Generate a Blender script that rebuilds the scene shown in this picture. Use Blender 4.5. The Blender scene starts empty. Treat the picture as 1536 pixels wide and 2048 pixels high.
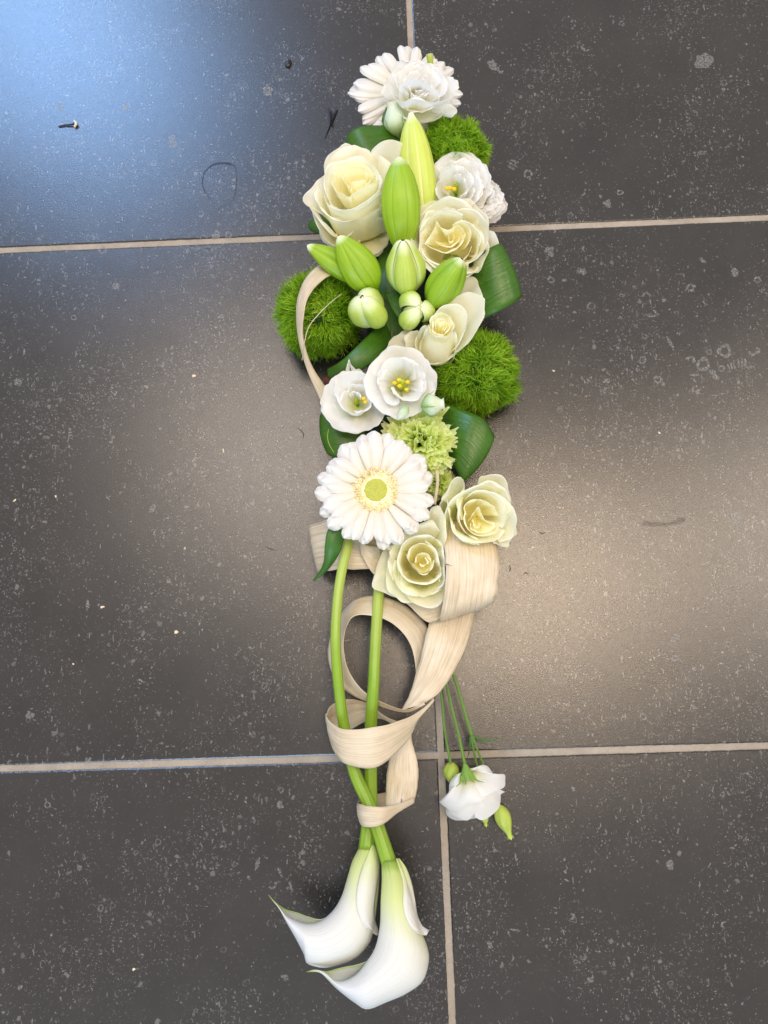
import bpy, math, random
import numpy as np
from mathutils import Vector, noise as mnoise

random.seed(7)
rng = np.random.default_rng(7)
SC = bpy.context.scene
COL = SC.collection
PI = math.pi

# ------------------------------------------------------------------ camera
CAM_R = tuple(math.radians(a) for a in (9.904, 1.482, -1.830))
CAM_O = np.array((-0.03405, 0.10650, 0.91582))
HF = math.radians(50.0)
FPX = 768.0 / math.tan(HF / 2)
cam_data = bpy.data.cameras.new("camera")
cam = bpy.data.objects.new("camera", cam_data)
COL.objects.link(cam)
cam.location = CAM_O
cam.rotation_euler = CAM_R
cam_data.sensor_fit = 'HORIZONTAL'
cam_data.sensor_width = 36.0
cam_data.lens = 18.0 / math.tan(HF / 2)
cam_data.clip_start = 0.01
cam_data.clip_end = 60.0
SC.camera = cam
SC.render.resolution_x, SC.render.resolution_y = 768, 1024

# ------------------------------------------------------------------ world and lamps
world = bpy.data.worlds.new("World")
SC.world = world
world.use_nodes = True
wb = world.node_tree.nodes["Background"]
wb.inputs[0].default_value = (1.0, 0.945, 0.92, 1)
wb.inputs[1].default_value = 0.60


def area(name, loc, size, power, color, target=None, size_y=None, spread=180):
    d = bpy.data.lights.new(name, 'AREA')
    d.shape = 'RECTANGLE'
    d.size = size
    d.size_y = size_y or size
    d.energy = power
    d.color = color
    d.spread = math.radians(spread)
    o = bpy.data.objects.new(name, d)
    COL.objects.link(o)
    o.location = loc
    if target is not None:
        v = Vector(target) - Vector(loc)
        o.rotation_euler = v.to_track_quat('-Z', 'Y').to_euler()
    return o


area("ceiling_lamp", (-0.52, 0.98, 2.4), 0.50, 11.5, (1.0, 0.84, 0.70), size_y=0.9)
area("ceiling_lamp", (0.44, 0.36, 2.4), 0.55, 17.0, (1.0, 0.77, 0.54), size_y=0.6)
area("ceiling_lamp", (1.66, 0.55, 2.4), 0.6, 15.0, (1.0, 0.82, 0.64), size_y=0.8)
area("window_light", (-1.52, 2.9, 2.3), 1.0, 44.0, (0.28, 0.54, 1.0), target=(-0.1, 0.3, 0), size_y=1.1)
area("window_light", (-0.7, -2.9, 2.1), 1.8, 50.0, (0.50, 0.73, 1.0), target=(0, -0.1, 0), size_y=1.2)

SC.view_settings.view_transform = 'Standard'
SC.view_settings.look = 'None'
SC.view_settings.exposure = 0.27
SC.view_settings.gamma = 1.0
SC.render.engine = 'CYCLES'
SC.cycles.use_denoising = True
SC.cycles.max_bounces = 10
SC.cycles.diffuse_bounces = 8
SC.cycles.transmission_bounces = 4
SC.cycles.caustics_reflective = False
SC.cycles.caustics_refractive = False


# ------------------------------------------------------------------ geometry helpers
def _rot(r):
    cx, sx = math.cos(r[0]), math.sin(r[0])
    cy, sy = math.cos(r[1]), math.sin(r[1])
    cz, sz = math.cos(r[2]), math.sin(r[2])
    X = np.array([[1, 0, 0], [0, cx, -sx], [0, sx, cx]])
    Y = np.array([[cy, 0, sy], [0, 1, 0], [-sy, 0, cy]])
    Z = np.array([[cz, -sz, 0], [sz, cz, 0], [0, 0, 1]])
    return Z @ Y @ X


RM = _rot(CAM_R)


def W(px, py, z=0.0):
    """Point of the place z centimetres above the floor where the photo's pixel looks."""
    d = RM @ np.array([(px - 768) / FPX, (1024 - py) / FPX, -1.0])
    t = (z * 0.01 - CAM_O[2]) / d[2]
    return CAM_O + t * d


def WL(pts):
    return np.array([W(*p) for p in pts])


def nrm(v):
    n = np.linalg.norm(v, axis=-1, keepdims=True)
    return v / np.maximum(n, 1e-9)


def spline(pts, n):
    """Catmull-Rom through pts, resampled to n points at even arc length."""
    P = np.asarray(pts, float)
    if len(P) == 2:
        t = np.linspace(0, 1, n)[:, None]
        return P[0] * (1 - t) + P[1] * t
    E = np.vstack([2 * P[0] - P[1], P, 2 * P[-1] - P[-2]])
    out = []
    for i in range(len(P) - 1):
        a, b, c, d = E[i], E[i + 1], E[i + 2], E[i + 3]
        t = np.linspace(0, 1, 14, endpoint=False)[:, None]
        out.append(0.5 * (2 * b + (c - a) * t + (2 * a - 5 * b + 4 * c - d) * t ** 2 + (3 * b - a - 3 * c + d) * t ** 3))
    out.append(P[-1:])
    Q = np.vstack(out)
    s = np.r_[0, np.cumsum(np.linalg.norm(np.diff(Q, axis=0), axis=1))]
    k = np.linspace(0, s[-1], n)
    return np.stack([np.interp(k, s, Q[:, j]) for j in range(Q.shape[1])], 1)


def spline_at(pts, n):
    """Catmull-Rom through pts, even in parameter (keeps rail correspondence)."""
    P = np.asarray(pts, float)
    E = np.vstack([2 * P[0] - P[1], P, 2 * P[-1] - P[-2]])
    k = np.linspace(0, len(P) - 1 - 1e-9, n)
    i = k.astype(int)
    t = (k - i)[:, None]
    a, b, c, d = E[i], E[i + 1], E[i + 2], E[i + 3]
    return 0.5 * (2 * b + (c - a) * t + (2 * a - 5 * b + 4 * c - d) * t ** 2 + (3 * b - a - 3 * c + d) * t ** 3)


def smooth_noise(n, k, seed, closed=False):
    r = np.random.default_rng(seed)
    t = np.linspace(0, 1, n)
    out = np.zeros(n)
    for j in range(1, k + 1):
        out += r.normal() / j ** 0.6 * np.sin(2 * PI * j * t * (1 if closed else 0.8) + r.uniform(0, 6.28))
    return out / max(1.0, math.sqrt(k) * 0.7)


def build(name, V, F, mat, parent=None, uv=None, var=None, smooth=True, solid=0, sub=0):
    V = np.asarray(V, float).reshape(-1, 3)
    if parent is not None:
        base = parent
        off = np.array(parent['_org']) if '_org' in parent else np.array((0.0, 0, 0))
    else:
        off = V.mean(0)
        off[2] = V[:, 2].min()
    me = bpy.data.meshes.new(name)
    me.from_pydata((V - off).tolist(), [], F if isinstance(F, list) else F.tolist())
    if uv is not None:
        l = me.uv_layers.new(name="UVMap")
        idx = np.empty(len(me.loops), int)
        me.loops.foreach_get("vertex_index", idx)
        l.data.foreach_set("uv", np.asarray(uv, float)[idx].ravel())
    if var is not None:
        a = me.attributes.new("var", 'FLOAT', 'POINT')
        a.data.foreach_set("value", np.asarray(var, float))
    me.materials.append(mat)
    if smooth:
        me.polygons.foreach_set("use_smooth", [True] * len(me.polygons))
    me.update()
    o = bpy.data.objects.new(name, me)
    COL.objects.link(o)
    if parent is not None:
        o.parent = parent
        # parents of parents: the mesh stays in the frame of the thing's base
        if parent.type == 'MESH':
            o['_org'] = tuple(off)
            parent_loc = off
        else:
            pass
        o['_org'] = tuple(off)
    else:
        o.location = off
        o['_org'] = tuple(off)
    if solid:
        m = o.modifiers.new("thickness", 'SOLIDIFY')
        m.thickness = solid
        m.offset = 0
    if sub:
        m = o.modifiers.new("smooth", 'SUBSURF')
        m.levels = m.render_levels = sub
    return o


def thing(name, label, cat, loc, group=None):
    o = bpy.data.objects.new(name, None)
    COL.objects.link(o)
    o.empty_display_size = 0.01
    o.location = loc
    o['label'] = label
    o['category'] = cat
    if group:
        o['group'] = group
    o['_org'] = tuple(float(x) for x in loc)
    return o


def tag(o, label, cat, group=None):
    o['label'] = label
    o['category'] = cat
    if group:
        o['group'] = group
    return o


def grid_faces(nu, nv, closed=False, flip=False):
    i = np.arange(nu - 1)[:, None]
    j = np.arange(nv if closed else nv - 1)[None, :]
    j2 = (j + 1) % nv
    F = np.stack([i * nv + j + 0 * i, i * nv + j2, (i + 1) * nv + j2, (i + 1) * nv + j + 0 * i], -1).reshape(-1, 4)
    return F[:, ::-1] if flip else F


def grid(name, P, mat, parent=None, **k):
    nu, nv = P.shape[:2]
    U, Vv = np.meshgrid(np.linspace(0, 1, nu), np.linspace(0, 1, nv), indexing='ij')
    uv = np.stack([U, Vv], -1).reshape(-1, 2)
    return build(name, P.reshape(-1, 3), grid_faces(nu, nv), mat, parent, uv=uv, **k)


def tube(name, path, rad, mat, parent=None, n=12, m=40, ribs=0.0, **k):
    """path in world coords (N,3), rad scalar or list"""
    Q = spline(path, m)
    rad = np.interp(np.linspace(0, 1, m), np.linspace(0, 1, len(np.atleast_1d(rad))), np.atleast_1d(rad)) if np.size(rad) > 1 else np.full(m, rad)
    T = nrm(np.gradient(Q, axis=0))
    A = nrm(np.cross(T, np.tile([0.0, 0.02, 1.0], (m, 1))))
    Bn = np.cross(A, T)
    a = np.linspace(0, 2 * PI, n, endpoint=False)
    rib = 1 + ribs * np.cos(a * 9 + 0.7)[None, :] + ribs * 1.3 * smooth_noise(m, 12, m)[:, None]
    P = Q[:, None] + (rad[:, None] * rib)[:, :, None] * (A[:, None] * np.cos(a)[None, :, None] + Bn[:, None] * np.sin(a)[None, :, None])
    uv = np.stack(np.meshgrid(np.linspace(0, 1, m), np.linspace(0, 1, n), indexing='ij'), -1).reshape(-1, 2)
    F = grid_faces(m, n, closed=True).tolist()
    F.append(list(range(n)))
    F.append(list(range((m - 1) * n, m * n))[::-1])
    return build(name, P.reshape(-1, 3), F, mat, parent, uv=uv, **k)


def rails(name, L, R, mat, parent=None, nu=60, nv=13, camber=0.0, ripple=0.0, seed=0, arc=False, **k):
    """a sheet between two rails of (px, py, z cm); camber in metres across"""
    f = spline if arc else spline_at
    A, B = f(WL(L), nu), f(WL(R), nu)
    w = np.linspace(0, 1, nv)
    P = A[:, None] * (1 - w)[None, :, None] + B[:, None] * w[None, :, None]
    T = nrm(np.gradient(A + B, axis=0))
    N = nrm(np.cross(T, nrm(B - A)))
    N = N * np.where(N[:, 2:3] < 0, -1, 1) if camber and not k.get('_keep') else N
    prof = 4 * w * (1 - w)
    P = P + N[:, None] * (camber * prof)[None, :, None]
    if ripple:
        r = np.random.default_rng(seed)
        for q in range(nv):
            P[:, q] += N * (1.8 * ripple * smooth_noise(nu, 11, seed * 50 + q // 4))[:, None]
        P[:, 0] += (A - B) * (0.018 * smooth_noise(nu, 16, seed * 51))[:, None]
        P[:, -1] += (B - A) * (0.018 * smooth_noise(nu, 16, seed * 52))[:, None]
    k.pop('_keep', None)
    return grid(name, P, mat, parent, **k)


# ------------------------------------------------------------------ materials
class NT:
    def __init__(s, name):
        s.m = bpy.data.materials.new(name)
        s.m.use_nodes = True
        s.t = s.m.node_tree
        s.n = s.t.nodes
        s.b = s.n["Principled BSDF"]
        s.out = s.n["Material Output"]

    def new(s, typ, **k):
        x = s.n.new(typ)
        for a, v in k.items():
            setattr(x, a, v)
        return x

    def link(s, a, b):
        s.t.links.new(a, b)

    def math(s, op, a, b=None, c=None, clamp=False):
        x = s.new('ShaderNodeMath', operation=op, use_clamp=clamp)
        for i, v in enumerate((a, b, c)):
            if v is None:
                continue
            if isinstance(v, (int, float)):
                x.inputs[i].default_value = v
            else:
                s.link(v, x.inputs[i])
        return x.outputs[0]

    def ramp(s, fac, stops, interp='LINEAR'):
        x = s.new('ShaderNodeValToRGB')
        x.color_ramp.interpolation = interp
        el = x.color_ramp.elements
        while len(el) < len(stops):
            el.new(0.5)
        for e, (p, c) in zip(el, stops):
            e.position = p
            e.color = (c[0], c[1], c[2], 1) if not isinstance(c, (int, float)) else (c, c, c, 1)
        s.link(fac, x.inputs[0])
        return x.outputs[0]

    def mix(s, fac, a, b, typ='MIX'):
        x = s.new('ShaderNodeMix', data_type='RGBA', blend_type=typ)
        for i, v in ((0, fac), (6, a), (7, b)):
            if isinstance(v, (int, float)):
                x.inputs[i].default_value = v
            elif isinstance(v, tuple):
                x.inputs[i].default_value = (v[0], v[1], v[2], 1)
            else:
                s.link(v, x.inputs[i])
        return x.outputs[2]

    def noise(s, vec, scale, detail=3, rough=0.55, dist=0.0):
        x = s.new('ShaderNodeTexNoise')
        x.inputs['Scale'].default_value = scale
        x.inputs['Detail'].default_value = detail
        x.inputs['Roughness'].default_value = rough
        x.inputs['Distortion'].default_value = dist
        if vec is not None:
            s.link(vec, x.inputs['Vector'])
        return x.outputs[0]

    def vscale(s, vec, v):
        x = s.new('ShaderNodeMapping')
        x.inputs['Scale'].default_value = v
        s.link(vec, x.inputs['Vector'])
        return x.outputs[0]

    def coord(s, which='Object'):
        return s.new('ShaderNodeTexCoord').outputs[which]

    def uv(s):
        x = s.new('ShaderNodeSeparateXYZ')
        s.link(s.coord('UV'), x.inputs[0])
        return x.outputs[0], x.outputs[1]

    def bump(s, h, strength, dist=0.001, normal=None):
        x = s.new('ShaderNodeBump')
        x.inputs['Strength'].default_value = strength
        x.inputs['Distance'].default_value = dist
        s.link(h, x.inputs['Height'])
        if normal is not None:
            s.link(normal, x.inputs['Normal'])
        return x.outputs[0]

    def translucent(s, col, amount):
        t = s.new('ShaderNodeBsdfTranslucent')
        if isinstance(col, tuple):
            t.inputs[0].default_value = (*col, 1)
        else:
            s.link(col, t.inputs[0])
        m = s.new('ShaderNodeMixShader')
        m.inputs[0].default_value = amount
        s.link(s.b.outputs[0], m.inputs[1])
        s.link(t.outputs[0], m.inputs[2])
        s.link(m.outputs[0], s.out.inputs[0])


def petal_mat(name, stops, rough=0.5, trans=0.3, vein=55, vein_amt=0.25, mott=0.06, spec=0.3):
    k = NT(name)
    u, v = k.uv()
    nz = k.noise(k.coord(), 60, 3)
    u2 = k.math('ADD', u, k.math('MULTIPLY', k.math('SUBTRACT', nz, 0.5), 0.16))
    col = k.ramp(u2, stops)
    dark = k.math('ADD', 1.0 - mott, k.math('MULTIPLY', nz, mott * 2), clamp=False)
    comb = k.new('ShaderNodeCombineXYZ')
    for i in range(3):
        k.link(dark, comb.inputs[i])
    col = k.mix(1.0, col, comb.outputs[0], 'MULTIPLY')
    bn = k.noise(k.coord(), 210, 2, 0.5)
    col = k.mix(k.ramp(bn, [(0.70, 0.0), (0.80, 0.35)]), col, (0.74, 0.66, 0.42))
    k.link(col, k.b.inputs['Base Color'])
    k.b.inputs['Roughness'].default_value = rough
    k.b.inputs['Specular IOR Level'].default_value = spec
    k.b.inputs['Sheen Weight'].default_value = 0.08
    # longitudinal veins that fan out with the petal
    vec = k.new('ShaderNodeCombineXYZ')
    k.link(k.math('MULTIPLY', v, vein), vec.inputs[0])
    k.link(k.math('MULTIPLY', u, 3.0), vec.inputs[1])
    h = k.noise(vec.outputs[0], 1.0, 3, 0.6)
    n = k.bump(h, vein_amt, 0.0012)
    k.link(n, k.b.inputs['Normal'])
    k.translucent(col, trans)
    return k.m


M = {}
M['rose'] = petal_mat("rose_petal", [(0.0, (0.93, 0.91, 0.50)), (0.3, (0.975, 0.95, 0.68)), (0.62, (0.98, 0.965, 0.82)), (1.0, (0.98, 0.972, 0.89))], trans=0.45, vein=34, vein_amt=0.26)
M['rose_green'] = petal_mat("rose_outer_petal", [(0.0, (0.84, 0.90, 0.42)), (0.35, (0.965, 0.955, 0.66)), (0.7, (0.965, 0.965, 0.80)), (1.0, (0.93, 0.955, 0.82))], trans=0.40, vein=34, vein_amt=0.32, mott=0.05)
M['rose_core'] = petal_mat("rose_heart_petal", [(0.0, (0.975, 0.90, 0.40)), (0.45, (0.98, 0.945, 0.62)), (0.85, (0.98, 0.96, 0.78)), (1.0, (0.98, 0.968, 0.86))], trans=0.48, vein=26, vein_amt=0.22)
M['lisi'] = petal_mat("white_ruffled_petal", [(0.0, (0.66, 0.76, 0.24)), (0.2, (0.92, 0.92, 0.66)), (0.45, (0.92, 0.915, 0.875)), (1.0, (0.93, 0.925, 0.915))], trans=0.40, vein=34, vein_amt=0.22)
M['gerb'] = petal_mat("gerbera_petal", [(0.0, (0.90, 0.87, 0.70)), (0.3, (0.86, 0.82, 0.71)), (1.0, (0.86, 0.855, 0.835))], trans=0.25, vein=5, vein_amt=0.12, rough=0.45)
M['carn'] = petal_mat("carnation_petal", [(0.0, (0.66, 0.82, 0.14)), (0.55, (0.78, 0.92, 0.24)), (0.93, (0.86, 0.94, 0.38)), (1.0, (0.92, 0.96, 0.60))], trans=0.5, vein=18, vein_amt=0.3)
M['mint'] = petal_mat("closed_bud_petal", [(0.0, (0.40, 0.58, 0.24)), (0.5, (0.68, 0.80, 0.60)), (1.0, (0.82, 0.86, 0.70))], trans=0.2, vein=18, vein_amt=0.3)


def green_mat(name, c1, c2, rough=0.4, veins=40, spec=0.5, trans=0.0, long_u=True, bump=0.25, tip=None, coat=0.0, edge=None):
    k = NT(name)
    u, v = k.uv()
    vec = k.new('ShaderNodeCombineXYZ')
    k.link(k.math('MULTIPLY', v, veins), vec.inputs[0])
    k.link(k.math('MULTIPLY', u, 1.6), vec.inputs[1])
    h = k.noise(vec.outputs[0], 1.0, 3, 0.6)
    big = k.noise(k.coord(), 35, 3)
    fine = k.noise(k.coord(), 260, 3, 0.7)
    f = k.math('ADD', k.math('MULTIPLY', h, 0.55), k.math('ADD', k.math('MULTIPLY', big, 0.38), k.math('MULTIPLY', fine, 0.16)), clamp=True)
    col = k.ramp(f, [(0.34, c1), (0.74, c2)])
    if tip is not None:
        col = k.mix(k.ramp(u, tip[1]), col, tip[0])
    if edge is not None:
        av = k.math('MULTIPLY', k.math('ABSOLUTE', k.math('SUBTRACT', v, 0.5)), 2.0)
        col = k.mix(k.ramp(av, [(edge[1], 0.0), (0.93, edge[2])]), col, edge[0])
    k.link(col, k.b.inputs['Base Color'])
    k.b.inputs['Roughness'].default_value = rough
    k.b.inputs['Specular IOR Level'].default_value = spec
    k.b.inputs['Coat Weight'].default_value = coat
    k.b.inputs['Coat Roughness'].default_value = 0.25
    k.link(k.bump(h, bump, 0.0008), k.b.inputs['Normal'])
    if trans:
        k.translucent(col, trans)
    return k.m


M['aspi'] = green_mat("broad_leaf", (0.026, 0.095, 0.005), (0.070, 0.195, 0.012), rough=0.30, veins=26, trans=0.12, bump=0.8)
M['lilyleaf'] = green_mat("narrow_leaf", (0.030, 0.120, 0.014), (0.065, 0.200, 0.022), rough=0.4, veins=12, trans=0.1, bump=0.4)
PALE = (0.80, 0.84, 0.62)
TIPR = [(0.0, 0.0), (0.90, 0.0), (0.98, 0.75), (1.0, 0.9)]
M['bud'] = green_mat("lily_bud_green", (0.20, 0.37, 0.006), (0.31, 0.48, 0.018), rough=0.42, veins=22, bump=0.3, tip=(PALE, TIPR), edge=((0.20, 0.34, 0.01), 0.78, 0.8))
M['bud_mid'] = green_mat("lily_bud_mid_green", (0.19, 0.37, 0.008), (0.29, 0.47, 0.025), rough=0.42, veins=18, bump=0.3, tip=(PALE, TIPR), edge=((0.20, 0.34, 0.01), 0.78, 0.8))
M['bud_pale'] = green_mat("lily_bud_pale", (0.38, 0.52, 0.05), (0.52, 0.64, 0.15), rough=0.42, veins=20, bump=0.3, tip=(PALE, [(0.0, 0.0), (0.80, 0.0), (0.97, 0.7), (1.0, 0.9)]), edge=((0.66, 0.76, 0.34), 0.75, 0.7))
M['bud_yel'] = green_mat("lily_bud_yellow", (0.47, 0.58, 0.06), (0.60, 0.69, 0.14), rough=0.42, veins=20, bump=0.3, tip=(PALE, TIPR), edge=((0.84, 0.86, 0.40), 0.6, 0.8))
M['ridge'] = green_mat("lily_bud_seam", (0.58, 0.68, 0.24), (0.74, 0.80, 0.46), rough=0.45, veins=4)
M['tipw'] = green_mat("lily_bud_tip", (0.66, 0.74, 0.40), (0.80, 0.84, 0.60), rough=0.5, veins=4)
M['stem'] = green_mat("calla_stem", (0.15, 0.30, 0.015), (0.28, 0.44, 0.035), rough=0.38, veins=14, bump=0.35,
                      tip=((0.46, 0.56, 0.12), [(0.0, 1.0), (0.22, 0.6), (0.42, 0.0), (1.0, 0.0)]))
M['stem_pale'] = green_mat("pale_stem", (0.22, 0.36, 0.05), (0.36, 0.48, 0.10), rough=0.42, veins=12)
M['thin'] = green_mat("thin_stem", (0.07, 0.18, 0.02), (0.16, 0.30, 0.05), rough=0.45, veins=8)
M['calyx'] = green_mat("calyx_green", (0.13, 0.30, 0.03), (0.30, 0.46, 0.08), rough=0.5, veins=10)
M['smallbud'] = green_mat("spray_bud", (0.24, 0.38, 0.03), (0.52, 0.60, 0.12), rough=0.45, veins=12)


def plain(name, c, rough=0.6, bump=0.0, scale=200, c2=None, spec=0.5, metal=0):
    k = NT(name)
    nz = k.noise(k.coord(), scale, 4)
    col = k.ramp(nz, [(0.3, c), (0.7, c2 or tuple(min(1, x * 1.35) for x in c))])
    k.link(col, k.b.inputs['Base Color'])
    k.b.inputs['Roughness'].default_value = rough
    k.b.inputs['Specular IOR Level'].default_value = spec
    k.b.inputs['Metallic'].default_value = metal
    if bump:
        k.link(k.bump(nz, bump, 0.001), k.b.inputs['Normal'])
    return k.m


M['foam'] = plain("wet_foam", (0.006, 0.020, 0.010), 0.85, 0.6, 300, (0.014, 0.040, 0.018))
M['tray'] = plain("black_tray", (0.010, 0.010, 0.011), 0.5, 0.1, 200)
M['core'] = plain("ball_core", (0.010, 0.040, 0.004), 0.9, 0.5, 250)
M['disc'] = plain("gerbera_disc", (0.50, 0.54, 0.07), 0.8, 0.9, 1500, (0.70, 0.70, 0.18))
M['stamen'] = plain("gerbera_florets", (0.93, 0.86, 0.54), 0.6, 0.2, 500, (0.97, 0.95, 0.80))
M['anther'] = plain("anther_dark", (0.66, 0.48, 0.20), 0.6, 0.2, 500, (0.84, 0.68, 0.34))
M['yellow'] = plain("yellow_anther", (0.86, 0.56, 0.01), 0.55, 0.2, 900, (0.92, 0.68, 0.03))
M['ovary'] = plain("green_ovary", (0.38, 0.52, 0.02), 0.5, 0.1, 200, (0.52, 0.62, 0.05))
M['twig'] = plain("dry_twig", (0.09, 0.055, 0.03), 0.8, 0.5, 900)
M['darkbit'] = plain("wet_dark_bit", (0.006, 0.006, 0.008), 0.15, 0.5, 700)
M['crumb'] = plain("pale_crumb", (0.72, 0.60, 0.42), 0.7, 0.3, 900)
M['bark'] = plain("red_bark", (0.12, 0.035, 0.02), 0.8, 0.6, 300)


def tuft_mat():
    k = NT("tuft_bristles")
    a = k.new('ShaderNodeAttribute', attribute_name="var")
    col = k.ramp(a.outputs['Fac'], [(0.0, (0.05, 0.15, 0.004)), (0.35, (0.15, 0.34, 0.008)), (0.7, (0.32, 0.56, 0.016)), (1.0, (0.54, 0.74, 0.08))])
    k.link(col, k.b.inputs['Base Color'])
    k.b.inputs['Roughness'].default_value = 0.5
    k.b.inputs['Specular IOR Level'].default_value = 0.35
    k.translucent(col, 0.3)
    return k.m


M['tuft'] = tuft_mat()


def ribbon_mat():
    k = NT("bleached_leaf")
    u, v = k.uv()
    vec = k.new('ShaderNodeCombineXYZ')
    k.link(k.math('MULTIPLY', v, 30.0), vec.inputs[0])
    k.link(k.math('MULTIPLY', u, 3.0), vec.inputs[1])
    h = k.noise(vec.outputs[0], 1.0, 4, 0.65)
    vec2 = k.new('ShaderNodeCombineXYZ')
    k.link(k.math('MULTIPLY', v, 9.0), vec2.inputs[0])
    k.link(k.math('MULTIPLY', u, 26.0), vec2.inputs[1])
    h2 = k.noise(vec2.outputs[0], 1.0, 4, 0.6)
    big = k.noise(k.coord(), 22, 3)
    f = k.math('ADD', k.math('MULTIPLY', h, 0.6), k.math('MULTIPLY', big, 0.4), clamp=True)
    col = k.ramp(f, [(0.3, (0.42, 0.32, 0.19)), (0.48, (0.69, 0.58, 0.41)), (0.66, (0.86, 0.78, 0.61))])
    sp = k.noise(k.vscale(k.coord(), (1, 1, 1)), 130, 2)
    col = k.mix(k.ramp(sp, [(0.72, 0.0), (0.78, 0.4)]), col, (0.50, 0.35, 0.19))
    k.link(col, k.b.inputs['Base Color'])
    k.b.inputs['Roughness'].default_value = 0.42
    k.b.inputs['Specular IOR Level'].default_value = 0.45
    n1 = k.bump(h, 0.5, 0.0008)
    n2 = k.bump(h2, 0.35, 0.0007, n1)
    k.link(n2, k.b.inputs['Normal'])
    k.translucent(col, 0.12)
    return k.m


M['ribbon'] = ribbon_mat()


def calla_mat():
    k = NT("calla_spathe")
    u, v = k.uv()
    vec = k.new('ShaderNodeCombineXYZ')
    k.link(k.math('MULTIPLY', v, 26.0), vec.inputs[0])
    k.link(k.math('MULTIPLY', u, 1.4), vec.inputs[1])
    h = k.noise(vec.outputs[0], 1.0, 3, 0.6, 0.3)
    uu = k.math('ADD', u, k.math('MULTIPLY', k.math('SUBTRACT', h, 0.5), 0.10))
    col = k.ramp(uu, [(0.0, (0.20, 0.36, 0.02)), (0.035, (0.34, 0.50, 0.07)), (0.06, (0.55, 0.66, 0.20)), (0.20, (0.72, 0.80, 0.34)), (0.40, (0.84, 0.845, 0.78)), (0.8, (0.82, 0.845, 0.87)), (0.94, (0.83, 0.86, 0.74)), (0.985, (0.42, 0.58, 0.10)), (1.0, (0.20, 0.32, 0.05))])
    vv = k.new('ShaderNodeCombineXYZ')
    k.link(k.math('MULTIPLY', v, 60.0), vv.inputs[0])
    k.link(k.math('MULTIPLY', u, 2.2), vv.inputs[1])
    vn = k.noise(vv.outputs[0], 1.0, 2, 0.5)
    col = k.mix(k.ramp(vn, [(0.36, 0.34), (0.48, 0.0), (0.60, 0.0), (0.72, 0.16)]), col, (0.66, 0.67, 0.56))
    rim = k.math('MULTIPLY', k.ramp(v, [(0.0, 0.95), (0.06, 0.7), (0.16, 0.0)]), k.ramp(u, [(0.56, 0.0), (0.66, 0.7), (0.85, 1.0)]))
    col = k.mix(rim, col, (0.36, 0.54, 0.06))
    k.link(col, k.b.inputs['Base Color'])
    k.b.inputs['Roughness'].default_value = 0.42
    k.b.inputs['Specular IOR Level'].default_value = 0.35
    w = k.new('ShaderNodeTexWave')
    w.bands_direction = 'X'
    w.inputs['Scale'].default_value = 0.42
    w.inputs['Distortion'].default_value = 0.6
    k.link(vec.outputs[0], w.inputs['Vector'])
    k.link(k.bump(k.math('ADD', h, k.math('MULTIPLY', w.outputs[1], 0.5)), 0.22, 0.001), k.b.inputs['Normal'])
    k.translucent(col, 0.22)
    return k.m


M['calla'] = calla_mat()


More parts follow.
